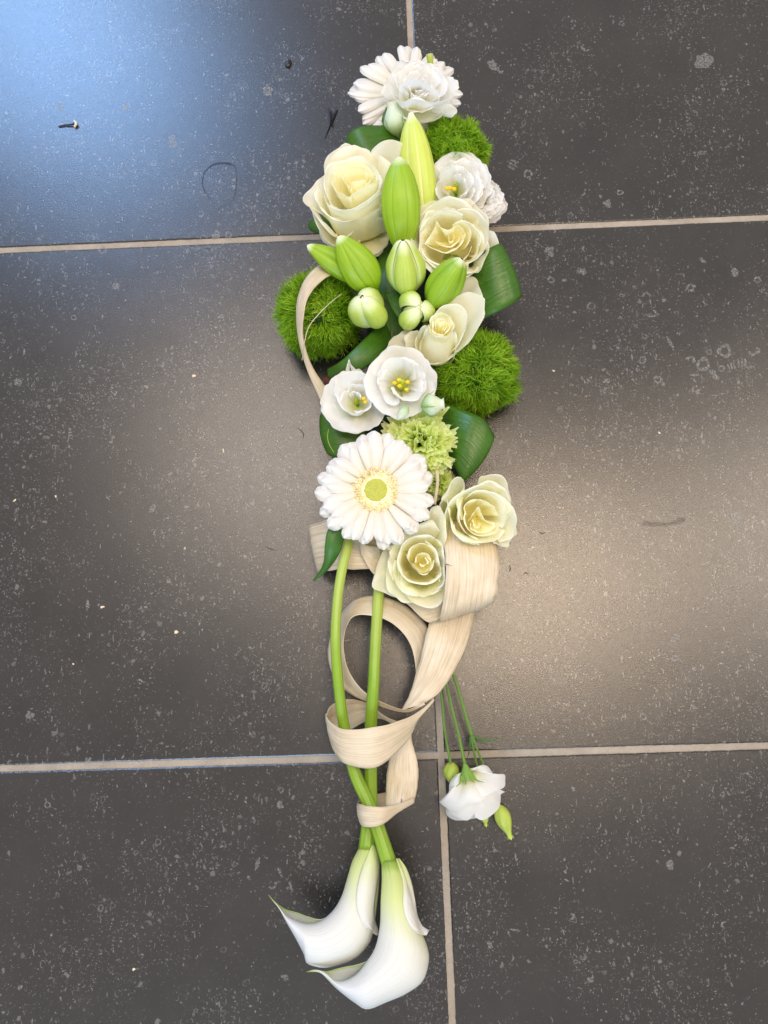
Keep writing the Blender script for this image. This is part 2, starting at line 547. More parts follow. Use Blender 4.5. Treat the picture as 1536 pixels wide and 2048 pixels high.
def tile_mat():
    k = NT("bluestone_tile")
    oi = k.new('ShaderNodeObjectInfo')
    tc = k.coord()
    add = k.new('ShaderNodeVectorMath', operation='ADD')
    k.link(tc, add.inputs[0])
    cmb = k.new('ShaderNodeCombineXYZ')
    k.link(k.math('MULTIPLY', oi.outputs['Random'], 37.0), cmb.inputs[0])
    k.link(k.math('MULTIPLY', oi.outputs['Random'], 91.0), cmb.inputs[1])
    k.link(cmb.outputs[0], add.inputs[1])
    P = add.outputs[0]
    # warp
    wn = k.new('ShaderNodeTexNoise')
    wn.inputs['Scale'].default_value = 170
    wn.inputs['Detail'].default_value = 2
    k.link(P, wn.inputs['Vector'])
    wsub = k.new('ShaderNodeVectorMath', operation='SUBTRACT')
    k.link(wn.outputs['Color'], wsub.inputs[0])
    wsub.inputs[1].default_value = (0.5, 0.5, 0.5)
    wsc = k.new('ShaderNodeVectorMath', operation='SCALE')
    k.link(wsub.outputs[0], wsc.inputs[0])
    wsc.inputs['Scale'].default_value = 0.0075
    wadd = k.new('ShaderNodeVectorMath', operation='ADD')
    k.link(P, wadd.inputs[0])
    k.link(wsc.outputs[0], wadd.inputs[1])
    PW = wadd.outputs[0]
    dens = k.ramp(k.noise(P, 9, 4, 0.6), [(0.42, 0.0), (0.62, 1.0)])

    def flecks(scale, keep, rmin, rmax, ring=False, stretch=None):
        vec = PW
        if stretch:
            mp = k.new('ShaderNodeMapping')
            mp.inputs['Scale'].default_value = stretch
            mp.inputs['Rotation'].default_value = (0, 0, 0.7)
            k.link(PW, mp.inputs['Vector'])
            vec = mp.outputs[0]
        v = k.new('ShaderNodeTexVoronoi', voronoi_dimensions='2D')
        v.inputs['Scale'].default_value = scale
        k.link(vec, v.inputs['Vector'])
        sep = k.new('ShaderNodeSeparateColor')
        k.link(v.outputs['Color'], sep.inputs[0])
        r = k.math('ADD', rmin, k.math('MULTIPLY', sep.outputs[1], rmax - rmin))
        thr = k.math('SUBTRACT', 1.0, k.math('MULTIPLY', k.math('ADD', 0.12, dens), keep))
        on = k.math('GREATER_THAN', sep.outputs[0], thr)
        if ring:
            d = k.math('ABSOLUTE', k.math('SUBTRACT', v.outputs['Distance'], r))
            m = k.math('MULTIPLY', k.math('SUBTRACT', 1.0, k.math('DIVIDE', d, 0.075), clamp=True), 1.6, clamp=True)
        else:
            m = k.math('MULTIPLY', k.math('SUBTRACT', 1.0, k.math('DIVIDE', v.outputs['Distance'], r), clamp=True), 2.5, clamp=True)
        amp = k.math('ADD', 0.35, k.math('MULTIPLY', sep.outputs[2], 0.65))
        return k.math('MULTIPLY', k.math('MULTIPLY', m, on), amp)

    f1 = flecks(480, 0.22, 0.12, 0.40)
    f2 = flecks(230, 0.17, 0.10, 0.36)
    f3 = flecks(105, 0.11, 0.08, 0.33)
    f4 = flecks(85, 0.05, 0.14, 0.26, ring=True)
    f5 = flecks(330, 0.14, 0.10, 0.36, stretch=(1.0, 0.25, 1.0))
    mx = k.math('MAXIMUM', k.math('MAXIMUM', f1, k.math('MULTIPLY', f2, 0.9)), k.math('MAXIMUM', k.math('MULTIPLY', f3, 0.7), k.math('MULTIPLY', f4, 0.6)))
    mx = k.math('MAXIMUM', mx, k.math('MULTIPLY', f5, 0.8))
    dd = k.math('ADD', 0.25, k.math('MULTIPLY', dens, 0.75))
    g1 = k.math('MULTIPLY', k.ramp(k.noise(PW, 330, 4, 0.65, 0.4), [(0.60, 0.0), (0.70, 0.75)]), dd)
    mx = k.math('MAXIMUM', mx, g1)
    tex = k.ramp(k.noise(P, 800, 2, 0.7), [(0.35, 0.35), (0.65, 1.0)])
    mx = k.math('MULTIPLY', mx, tex)
    cloud = k.noise(P, 14, 5, 0.65)
    base = k.ramp(cloud, [(0.3, (0.008, 0.0068, 0.0062)), (0.75, (0.020, 0.0172, 0.0155))])
    grain = k.noise(P, 1500, 2, 0.7)
    base = k.mix(k.ramp(grain, [(0.45, 0.0), (0.75, 0.25)]), base, (0.055, 0.05, 0.047))
    col = k.mix(k.math('MULTIPLY', mx, 0.80), base, (0.30, 0.29, 0.28))
    k.link(col, k.b.inputs['Base Color'])
    rg = k.math('ADD', 0.155, k.math('MULTIPLY', cloud, 0.06))
    rg = k.math('ADD', rg, k.math('MULTIPLY', mx, 0.04))
    k.link(rg, k.b.inputs['Roughness'])
    k.b.inputs['Specular IOR Level'].default_value = 1.0
    n1 = k.bump(k.noise(P, 700, 3, 0.7), 0.35, 0.0006)
    n2 = k.bump(k.noise(P, 60, 3, 0.5), 0.05, 0.001, n1)
    k.link(n2, k.b.inputs['Normal'])
    return k.m


M['tile'] = tile_mat()


def grout_mat():
    k = NT("sand_grout")
    P = k.coord()
    n = k.noise(P, 900, 4, 0.7)
    b = k.noise(P, 40, 3)
    f = k.math('ADD', k.math('MULTIPLY', n, 0.6), k.math('MULTIPLY', b, 0.4))
    k.link(k.ramp(f, [(0.3, (0.24, 0.20, 0.155)), (0.6, (0.42, 0.365, 0.295)), (0.8, (0.54, 0.48, 0.39))]), k.b.inputs['Base Color'])
    k.b.inputs['Roughness'].default_value = 0.85
    k.link(k.bump(n, 0.7, 0.001), k.b.inputs['Normal'])
    return k.m


M['grout'] = grout_mat()

# ------------------------------------------------------------------ floor: grout bed and bluestone tiles
T, G = 0.5995, 0.0065
x0, x1, y0, y1 = -1.22, 1.22, -1.22, 1.83
gv = [(x0, y0, -0.0013), (x1, y0, -0.0013), (x1, y1, -0.0013), (x0, y1, -0.0013), (x0, y0, -0.012), (x1, y0, -0.012), (x1, y1, -0.012), (x0, y1, -0.012)]
floor = build("floor", gv, [[0, 1, 2, 3], [7, 6, 5, 4], [0, 4, 5, 1], [1, 5, 6, 2], [2, 6, 7, 3], [3, 7, 4, 0]], M['grout'], smooth=False)
floor['kind'] = 'structure'
floor['label'] = "dark bluestone tile floor with sand-coloured grout"


def tile(cx, cy, seed):
    r = np.random.default_rng(seed)
    n = 200
    h = T / 2
    per = []
    for k in range(4):
        t = np.linspace(-h, h, n, endpoint=False)
        jit = 0.00035 * smooth_noise(n, 60, seed * 4 + k) + r.normal(0, 0.00012, n)
        jit[:2] = 0
        e = np.full(n, h) + jit - 0.0002
        pts = {0: np.stack([t, -e], 1), 1: np.stack([e, t], 1), 2: np.stack([-t, e], 1), 3: np.stack([-e, -t], 1)}[k]
        per.append(pts)
    P = np.vstack(per)
    N = len(P)
    inner = P * (1 - 0.0016 / h)
    V = np.vstack([np.c_[inner, np.zeros(N)], np.c_[P * (1 - 0.0003 / h), np.full(N, -0.0006)], np.c_[P, np.full(N, -0.0025)]])
    F = [list(range(N))]
    for a in range(2):
        for i in range(N):
            j = (i + 1) % N
            F.append([a * N + i, (a + 1) * N + i, (a + 1) * N + j, a * N + j])
    me_off = np.array((cx, cy, 0.0))
    o = build("tile", V + me_off, F, M['tile'], floor, smooth=False)
    me = o.data
    # give each tile its own origin so that its pattern is its own
    co = np.empty(len(me.vertices) * 3)
    me.vertices.foreach_get("co", co)
    off = me_off - np.array(floor['_org'])
    co = co.reshape(-1, 3) - off
    me.vertices.foreach_set("co", co.ravel())
    o.location = off
    return o


for i, cx in enumerate((-0.909, -0.303, 0.303, 0.909)):
    for j, cy in enumerate((-0.909, -0.303, 0.303, 0.909, 1.515)):
        tile(cx, cy, 11 + i * 7 + j)


# ------------------------------------------------------------------ petals
def petal(root, base, rim, mat, name="petal", axis=None, a=0.35, b=0.4, opn=0.2, lip=0.0025, turn=100, nv=23, nu=12, frill=0.0, frill_k=9, seed=0, notch=0.0, pinch=0.06, crease=0.0013):
    """cup-shaped petal from base (world point) to rim [(px,py,zcm)...]"""
    C = spline(WL(rim), nv)
    B = np.asarray(base, float)
    ax = nrm(C.mean(0) - B) if axis is None else axis
    d = C - B
    out = d - (d @ ax)[:, None] * ax
    L = np.linalg.norm(d, axis=1)[:, None]
    out = nrm(out)
    t3 = nrm(ax * (1 - opn) + out * opn)
    B0 = B + out * L * pinch
    P1 = B + out * L * a
    P2 = C - t3 * L * b
    n1 = nu - 4
    s = np.linspace(0, 1, n1)[:, None, None]
    P = (1 - s) ** 3 * B0 + 3 * (1 - s) ** 2 * s * P1 + 3 * (1 - s) * s ** 2 * P2 + s ** 3 * C
    ph = np.radians(np.linspace(0, turn, 5)[1:])[:, None, None]
    w = np.linspace(-1, 1, nv)
    lipw = lip * (0.55 + 0.45 * smooth_noise(nv, 4, seed + 5)) * (1 - 0.5 * w ** 4)
    lipw = np.clip(lipw, 0.0004, None)[:, None]
    o2 = nrm(out - ax * 0.35 * opn)
    o2 = nrm(o2 - (o2 * t3).sum(1)[:, None] * t3)
    Lp = C + t3 * lipw * np.sin(ph) + o2 * lipw * (1 - np.cos(ph))
    P = np.concatenate([P, Lp], 0)
    if frill:
        f = smooth_noise(nv, frill_k, seed + 9)
        g = smooth_noise(nv, frill_k, seed + 19)
        wgt = np.linspace(0, 1, nu)[:, None, None] ** 3
        P = P + wgt * frill * (o2[None] * f[None, :, None] + t3[None] * g[None, :, None])
    # slow undulation of the whole blade
    u = np.linspace(0, 1, nu)[:, None, None]
    P = P + np.sin(PI * np.clip(u, 0, 1)) * crease * o2[None] * smooth_noise(nv, 5, seed + 31)[None, :, None]
    P = P + (u ** 2) * crease * 0.9 * t3[None] * smooth_noise(nv, 8, seed + 33)[None, :, None]
    return grid(name, P, mat, root)


def arc(c, th0, th1, r, z, drop=0.8, tip=0.05, wob=0.03, seed=0, n=11, ell=1.0, pw=3.0, shrink=0.15):
    """rim polyline: angles in degrees, anticlockwise in the photo; r in px"""
    w = np.linspace(-1, 1, n)
    th = np.radians((th0 + th1) / 2 + (th1 - th0) / 2 * w)
    nz = smooth_noise(n, 4, seed)
    rr = r * (1 - shrink * np.abs(w) ** pw + wob * nz + tip * np.exp(-(w / 0.16) ** 2))
    zz = z - drop * np.abs(w) ** pw + 0.12 * smooth_noise(n, 3, seed + 3)
    return [(c[0] + q * math.cos(t), c[1] - q * ell * math.sin(t), h) for q, t, h in zip(rr, th, zz)]


def rose(label, c, base, R, zt, outer, seed=1, spin=0, squash=0.95, greenish=False, tight=1.0, heart=(0, 0), inner=None):
    b = W(*base)
    root = thing("rose", label, "rose", W(base[0], base[1], 4.3), "cream white roses")
    top = W(c[0], c[1], zt)
    ax = nrm(top - b)
    M0 = M['rose']
    Mo = M['rose_green'] if greenish else M['rose']
    r = np.random.default_rng(seed)
    # heart: tight spiral
    k = 0
    hx, hy = heart
    bc = top - ax * 0.020
    bm = top - ax * 0.034
    if inner is None:
        for rr, span, dz in ((0.05, 320, -0.3), (0.10, 250, -0.15), (0.16, 210, -0.05), (0.23, 180, 0.0)):
            th = spin + k * 137 + r.uniform(-15, 15)
            cc = (c[0] + hx * (1 - rr * 1.5) + r.normal(0, 0.015) * R, c[1] + hy * (1 - rr * 1.5) + r.normal(0, 0.015) * R)
            petal(root, bc, arc(cc, th - span / 2, th + span / 2, rr * R * tight, zt + dz, drop=0.35, wob=0.07, tip=0.08, seed=seed * 10 + k, ell=squash, shrink=0.35), M['rose_core'],
                  axis=ax, a=0.10, b=0.5, opn=0.02, lip=0.0007, turn=100, seed=seed * 31 + k, pinch=0.02)
            k += 1
        for rr, span, dz in ((0.31, 150, 0.05), (0.39, 135, 0.12), (0.46, 130, 0.12), (0.53, 130, 0.05)):
            th = spin + k * 137 + r.uniform(-12, 12)
            cc = (c[0] + hx * (1 - rr * 1.5), c[1] + hy * (1 - rr * 1.5))
            petal(root, bm, arc(cc, th - span / 2, th + span / 2, rr * R, zt + dz, drop=0.9, wob=0.06, tip=0.10, seed=seed * 10 + k, ell=squash, shrink=0.25), M0,
                  axis=ax, a=0.20, b=0.42, opn=0.10, lip=0.0014, turn=120, seed=seed * 31 + k, pinch=0.03)
            k += 1
    else:
        for q, sp in enumerate(inner):
            lvl = sp[0]
            petal(root, (bc, bm, b)[lvl], sp[1], (M['rose_core'], M['rose_core'], M0)[lvl], axis=ax, a=sp[2], b=0.4, opn=sp[3], lip=(0.0007, 0.0010, 0.0014)[lvl], turn=95, seed=seed * 57 + q, pinch=0.03, nv=27)
            k += 1
    for spec in outer:
        if isinstance(spec, dict):
            petal(root, b, spec['rim'], spec.get('mat', Mo), axis=ax, a=spec.get('a', 0.35), b=spec.get('b', 0.35), opn=spec.get('opn', 0.4), lip=spec.get('lip', 0.0015), turn=spec.get('turn', 95), seed=seed * 31 + k)
        else:
            th, span, rr, z, opn = spec
            petal(root, b, arc(c, th - span / 2, th + span / 2, rr, z, drop=0.9, wob=0.035, tip=0.07, seed=seed * 10 + k, ell=1.0, shrink=0.2), Mo,
                  axis=ax, a=0.35, b=0.38, opn=opn, lip=0.0016, turn=100, seed=seed * 31 + k)
        k += 1
    tube("stem", [b - ax * 0.004, b * 0.5 + W(base[0], base[1], 3.5) * 0.5, W(base[0], base[1], 3.2)], [0.0035, 0.003, 0.003], M['stem_pale'], root, n=8, m=8)
    # calyx
    for q in range(5):
        a0 = q * 72 + spin
        s = np.array([math.cos(math.radians(a0)), math.sin(math.radians(a0)), 0])
        side = np.array([-s[1], s[0], 0])
        u = np.linspace(0, 1, 6)[:, None, None]
        w = np.linspace(-1, 1, 3)[None, :, None]
        P = b + s * (0.004 + u * 0.014) + ax * (u * 0.004 - 0.001) + side * w * 0.0035 * (1 - u)
        grid("sepal", P, M['calyx'], root)
    return root


# ------------------------------------------------------------------ oasis base
foam_c = [W(742, 300, 4.4), W(850, 300, 4.4), W(850, 1110, 4.4), W(735, 1110, 4.4)]


def block(name, corners, z0, z1, mat, label, cat, rough=0.0, n=26, m=10):
    c = [np.array(p) for p in corners]
    u = np.linspace(0, 1, n)[:, None, None]
    w = np.linspace(0, 1, m)[None, :, None]
    Pt = (c[0] * (1 - w) + c[1] * w) * (1 - u) + (c[3] * (1 - w) + c[2] * w) * u
    Pt[..., 2] = z1
    if rough:
        Pt[..., 2] += rng.normal(0, rough, Pt.shape[:2])
    V = Pt.reshape(-1, 3)
    F = grid_faces(n, m, flip=True).tolist()
    edge = [i for i in range(m)] + [(i + 1) * m - 1 for i in range(1, n)] + [(n - 1) * m + i for i in range(m - 2, -1, -1)] + [i * m for i in range(n - 2, 0, -1)]
    E0 = len(V)
    Vb = V[edge].copy()
    Vb[:, 2] = z0
    V = np.vstack([V, Vb])
    K = len(edge)
    for i in range(K):
        j = (i + 1) % K
        F.append([edge[i], edge[j], E0 + j, E0 + i])
    F.append([E0 + i for i in range(K)][::-1])
    return tag(build(name, V, F, mat, smooth=False), label, cat)


block("floral_foam", foam_c, 0.006, 0.044, M['foam'], "dark wet floral foam block hidden under the flowers of the spray", "floral foam", rough=0.0008)
tray_c = [p + np.array(d) * 0.004 for p, d in zip(foam_c, ((-1, 1, 0), (1, 1, 0), (1, -1, 0), (-1, -1, 0)))]
block("tray", tray_c, 0.0, 0.006, M['tray'], "black plastic tray lying under the floral foam", "tray")


# ------------------------------------------------------------------ green bristle balls
def ball(label, c, rpx, zc, seed, N=17000):
    C = W(c[0], c[1], zc)
    R = np.linalg.norm(W(c[0] + rpx, c[1], zc) - C)
    r = np.random.default_rng(seed)
    root = thing("dianthus_ball", label, "dianthus", (C[0], C[1], C[2] - R), "round green bristly dianthus heads")
    # core
    nu, nv = 20, 28
    th = np.linspace(0.02, PI - 0.02, nu)[:, None]
    ph = np.linspace(0, 2 * PI, nv, endpoint=False)[None]
    P = C + 0.74 * R * np.stack([np.sin(th) * np.cos(ph), np.sin(th) * np.sin(ph), np.cos(th) + 0 * ph], -1)
    build("core", P.reshape(-1, 3), grid_faces(nu, nv, True), M['core'], root)
    d = nrm(r.normal(size=(N, 3)))
    # clumps: every blade leans with its tuft
    K = 260
    cen = nrm(r.normal(size=(K, 3)))
    near = np.argmax(d @ cen.T, 1)
    lean = nrm(r.normal(size=(K, 3)))[near]
    lump = np.array([mnoise.noise(Vector(q) * 2.1 + Vector((seed * 3.1, 0, 0))) for q in d])
    hgt = r.uniform(0.84, 1.08, K)[near] * r.uniform(0.86, 1.06, N) * (1 + 0.13 * lump)
    tang = lean - (lean * d).sum(1)[:, None] * d
    tang += 0.55 * (cen[near] - (cen[near] * d).sum(1)[:, None] * d) * -1.5
    tang = tang * 0.5 + r.normal(size=(N, 3)) * 0.36
    tang -= (tang * d).sum(1)[:, None] * d
    p0 = C + d * R * 0.66
    p1 = C + d * R * (0.66 + (hgt - 0.66) * 0.55)[:, None] + tang * R * 0.07
    p2 = C + d * R * (0.66 + (hgt - 0.66) * 0.85)[:, None] + tang * R * 0.17
    p3 = C + d * R * (hgt * 0.99)[:, None] + tang * R * 0.32
    side = nrm(np.cross(d, r.normal(size=(N, 3))))
    w = r.uniform(0.00028, 0.00050, N)[:, None]
    V = np.stack([p0 - side * w, p0 + side * w, p1 - side * w, p1 + side * w, p2 - side * w * 0.8, p2 + side * w * 0.8, p3], 1)
    i = np.arange(N)[:, None] * 7
    quads = np.concatenate([i + np.array([[0, 1, 3, 2]]), i + np.array([[2, 3, 5, 4]])])
    tris = i + np.array([[4, 5, 6]])
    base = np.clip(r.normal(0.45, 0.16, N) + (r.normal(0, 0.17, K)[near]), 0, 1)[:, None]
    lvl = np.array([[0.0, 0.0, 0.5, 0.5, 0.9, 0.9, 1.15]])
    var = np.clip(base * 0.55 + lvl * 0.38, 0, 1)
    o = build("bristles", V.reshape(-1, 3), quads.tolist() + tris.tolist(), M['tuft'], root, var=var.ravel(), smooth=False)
    o['kind'] = 'stuff'
    s = W(c[0], c[1], 0)
    tube("stem", [C, C - np.array([0, 0, R * 0.9])], 0.003, M['stem_pale'], root, n=8, m=4)
    return root


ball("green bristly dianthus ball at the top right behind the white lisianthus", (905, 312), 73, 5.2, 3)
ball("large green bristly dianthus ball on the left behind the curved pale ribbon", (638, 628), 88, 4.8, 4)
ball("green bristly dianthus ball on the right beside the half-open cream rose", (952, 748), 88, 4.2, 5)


# ------------------------------------------------------------------ broad leaves
def leaf(label, L, R, mat='aspi', name="broad_leaf", cat="leaf", group="broad glossy green leaves", camber=0.003, **k):
    A = WL(L)
    o = rails(name, L, R, M[mat], None, camber=camber, solid=0.0006, **k)
    return tag(o, label, cat, group)


leaf("broad dark green leaf curled above the top left rose",
     [(838, 262, 5), (790, 254, 7), (752, 251, 8.5), (716, 255, 9), (694, 272, 8.2), (688, 296, 6.2), (694, 305, 4.5)],
     [(838, 300, 5), (800, 302, 6.5), (770, 312, 8), (745, 322, 8.5), (722, 330, 8), (704, 332, 6.5), (706, 330, 4.5)], camber=0.002)
leaf("narrow dark green leaf tip standing under the top gerbera beside the pale closed bud",
     [(768, 300, 4.5), (765, 268, 6), (764, 238, 7), (772, 215, 7)], [(812, 300, 4.5), (800, 275, 6), (790, 250, 7), (782, 220, 7)], camber=0.002)
leaf("wide glossy green leaf folded back to the right of the second large rose",
     [(900, 560, 5), (938, 520, 7.5), (972, 500, 9), (997, 488, 9.2), (1003, 492, 8), (985, 510, 5.5)],
     [(920, 660, 4.5), (955, 643, 6.6), (995, 624, 7.9), (1033, 602, 8.0), (1043, 590, 7), (1020, 590, 4.6)], camber=0.003)
leaf("green leaf filling the gap between the left dianthus ball and the two white lisianthus",
     [(765, 640, 5.6), (742, 665, 7.4), (716, 690, 8.3), (682, 722, 8.0), (655, 738, 6)],
     [(785, 700, 5.2), (762, 716, 7.0), (738, 730, 7.8), (705, 752, 7.4), (668, 762, 5)], camber=0.004)
leaf("wide glossy green leaf folded back under the right dianthus ball",
     [(872, 800, 5), (905, 812, 7), (945, 827, 8.2), (970, 842, 8.2), (987, 868, 7.6), (989, 874, 7.0), (980, 880, 5.4), (960, 880, 4.6)],
     [(880, 940, 4.5), (900, 930, 6.2), (910, 935, 7.2), (918, 950, 7.4), (925, 960, 7.4), (928, 962, 6.8), (930, 955, 5.4), (930, 940, 4.6)], camber=0.005)
leaf("green leaf edge below the left white lisianthus and beside the front gerbera",
     [(720, 815, 5), (685, 812, 6), (655, 818, 6), (640, 832, 5), (645, 850, 3.5)],
     [(735, 910, 5), (705, 912, 6), (675, 915, 6), (655, 908, 5), (652, 890, 3.5)], camber=0.003)
leaf("small dark green leaf loop poking out left below the top left rose",
     [(690, 420, 5), (655, 430, 6), (632, 436, 6.2), (616, 446, 5.5), (622, 452, 4.5)],
     [(700, 470, 5), (670, 470, 6), (648, 468, 6.2), (628, 464, 5.5), (620, 458, 4.5)], camber=0.002)
leaf("dark leaf deep between the lily buds above the foam",
     [(765, 490, 5), (752, 540, 6), (748, 600, 6), (755, 660, 5), (770, 700, 4.6)],
     [(800, 490, 5), (815, 540, 6), (820, 600, 6), (812, 660, 5), (795, 700, 4.6)], camber=0.003)
leaf("dark slanting leaf between the lobed lily bud and the half-open rose",
     [(770, 590, 7.6), (785, 620, 7.8), (800, 640, 7.6), (818, 663, 7)],
     [(800, 580, 7.6), (812, 610, 7.8), (820, 635, 7.6), (820, 664, 7)], camber=0.001)
leaf("pointed green leaf hanging over the left pale loop beside the calla stem",
     [(672, 1036, 8.5), (655, 1062, 8.8), (650, 1090, 8.6), (648, 1120, 7.6), (640, 1142, 6.4), (627, 1158, 5.4)],
     [(705, 1050, 8.5), (688, 1078, 8.2), (682, 1100, 8.0), (668, 1124, 7.2), (650, 1145, 6.2), (627, 1159, 5.3)],
     mat='lilyleaf', name="pointed_leaf", group=None, camber=0.003)


# ------------------------------------------------------------------ bleached leaf ribbons
RB = M['ribbon']
o = rails("leaf_ribbon",
          [(690, 540, 6.5), (655, 528, 8.5), (625, 540, 9.6), (603, 572, 10), (592, 620, 9.8), (597, 680, 8.5), (614, 740, 6.6), (640, 798, 5.2), (656, 840, 4.4)],
          [(700, 556, 6.5), (672, 548, 9), (641, 564, 10.4), (617, 594, 11), (607, 632, 10.8), (607, 676, 9.0), (622, 727, 7.0), (652, 775, 5.4), (690, 820, 4.4)],
          RB, None, nu=80, camber=0.0012, ripple=0.0003, seed=2, solid=0.0004)
tag(o, "narrow cream ribbon of bleached leaf arching over the left dianthus ball", "ribbon", "bleached leaf ribbons")
o = tube("leaf_fibre", WL([(683, 588, 11.2), (660, 606, 11.2), (636, 630, 11), (617, 655, 10.4), (608, 690, 9.6), (604, 720, 7.5)]), [0.00025, 0.0005, 0.0005, 0.0004], RB, None, n=6, m=24)
tag(o, "thin pale fibre split off the narrow ribbon over the left dianthus ball", "fibre")
o = tube("leaf_fibre", WL([(657, 858, 7.2), (655, 875, 6.9), (659, 890, 6.6), (668, 905, 6.5)]), [0.0003, 0.0004, 0.0002], M['smallbud'], None, n=6, m=16)
tag(o, "thin pale green thread on the leaf beside the front gerbera", "fibre")

t = thing("leaf_ribbon", "cream bleached leaf loop sticking out left under the front gerbera", "ribbon", W(700, 1100, 2), "bleached leaf ribbons")
rails("loop", [(800, 1060, 5), (750, 1058, 6), (710, 1046, 6.6), (668, 1038, 6.4), (638, 1044, 5.4), (617, 1053, 3.8), (628, 1060, 2.2), (670, 1062, 1.6), (720, 1070, 1.8)],
      [(800, 1130, 4.6), (755, 1136, 5.6), (712, 1138, 6.2), (676, 1139, 6.1), (648, 1143, 5.2), (635, 1143, 3.6), (640, 1140, 2.0), (680, 1136, 1.2), (720, 1134, 1.4)],
      RB, t, nu=70, camber=0.0008, ripple=0.0003, seed=5, solid=0.0005)
rails("fold", [(718, 1082, 6.9), (735, 1090, 6.9), (760, 1092, 6.4)], [(722, 1108, 6.9), (742, 1142, 6.3), (765, 1165, 5.4)], RB, t, nu=20, camber=0.0005, solid=0.0005)

t = thing("leaf_ribbon", "long cream bleached leaf ribbon looping from the two lower roses round the calla stems", "ribbon", W(800, 1400, 1), "bleached leaf ribbons")
rails("loop", [(884, 1040, 6.2), (888, 1086, 8.8), (891, 1130, 9.8), (890, 1180, 9.7), (885, 1218, 9.0), (880, 1239, 7.8), (883, 1240, 6.4), (890, 1215, 5.0)],
      [(985, 1050, 5.6), (993, 1088, 7.8), (998, 1120, 8.8), (997, 1156, 8.9), (993, 1188, 8.6), (989, 1202, 7.6), (982, 1205, 6.2), (960, 1195, 4.6)],
      RB, t, nu=70, camber=0.002, ripple=0.0003, seed=6, solid=0.0005)
rails("fold", [(795, 1190, 6.0), (830, 1195, 6.4), (870, 1180, 6.8), (900, 1165, 6.8)], [(815, 1207, 6.0), (848, 1240, 6.6), (868, 1243, 6.8), (900, 1225, 6.6)],
      RB, t, nu=30, camber=0.001, solid=0.0005)
rails("strip", [(868, 1190, 5.2), (858, 1240, 5.8), (846, 1300, 6.2), (832, 1350, 6.5), (818, 1390, 6.7), (802, 1422, 6.6)],
      [(962, 1180, 4.6), (950, 1225, 5.2), (936, 1280, 5.9), (912, 1335, 6.4), (880, 1384, 6.8), (842, 1410, 6.9)],
      RB, t, nu=60, camber=0.003, ripple=0.0004, seed=8, solid=0.0005)
rails("circle", [(868, 1345, 3.8), (866, 1290, 4.2), (848, 1243, 4.6), (800, 1205, 5.0), (745, 1191, 5), (702, 1204, 4.6), (670, 1248, 4.2), (656, 1300, 4.4), (668, 1352, 5), (702, 1388, 5.6), (755, 1410, 6.2), (812, 1424, 6.6), (850, 1408, 7.0)],
      [(822, 1395, 5.2), (832, 1345, 5.4), (820, 1288, 5.6), (788, 1249, 6.0), (745, 1231, 6.4), (708, 1232, 6.8), (692, 1256, 7), (687, 1300, 7), (700, 1346, 7), (728, 1383, 7), (765, 1405, 6.9), (812, 1419, 6.9), (848, 1404, 7.2)],
      RB, t, nu=110, camber=0.0, ripple=0.0003, seed=9, solid=0.0005)
rails("band", [(868, 1396, 6.4), (845, 1418, 7), (810, 1437, 7.8), (760, 1452, 8.6), (700, 1459, 8.8), (668, 1450, 8.0), (653, 1430, 6.4), (662, 1410, 5.0), (692, 1399, 4.2), (730, 1405, 4.0), (768, 1430, 4.2), (800, 1446, 4.6)],
      [(866, 1402, 6.2), (838, 1434, 6.5), (812, 1484, 6.7), (757, 1533, 7.8), (700, 1531, 7.9), (673, 1512, 6.8), (660, 1480, 4.6), (670, 1474, 3.2), (700, 1460, 2.6), (735, 1441, 2.8), (765, 1438, 3.4), (800, 1456, 4.0)],
      RB, t, nu=100, camber=0.0012, ripple=0.0005, seed=10, solid=0.0005)
rails("tail", [(812, 1448, 5.8), (790, 1490, 5.6), (776, 1530, 5.4), (772, 1575, 5.4), (770, 1612, 5.4)],
      [(822, 1438, 5.8), (824, 1480, 5.6), (834, 1522, 5.4), (836, 1565, 5.3), (828, 1606, 5.2)], RB, t, nu=50, camber=0.003, ripple=0.0003, seed=12, solid=0.0005)
rails("binding", [(828, 1596, 5.4), (795, 1608, 7.2), (758, 1614, 8.8), (722, 1609, 8.0), (716, 1603, 5.0), (735, 1592, 3.2), (775, 1584, 3.4)],
      [(826, 1607, 5.3), (795, 1626, 7.2), (762, 1650, 8.6), (728, 1653, 8.0), (721, 1640, 4.6), (740, 1622, 3.0), (775, 1614, 3.2)], RB, t, nu=60, camber=0.0015, ripple=0.0003, seed=13, solid=0.0005)
tube("staple", WL([(804, 1598, 6.5), (803, 1606, 6.6), (801, 1613, 6.5)]), 0.0004, M['tray'], t, n=6, m=6)
o = tube("tiny_thorn", WL([(892, 1128, 10.1), (899, 1130, 10.2), (905, 1131, 10.1)]), [0.0005, 0.0003, 0.0001], M['twig'], t, n=5, m=6)


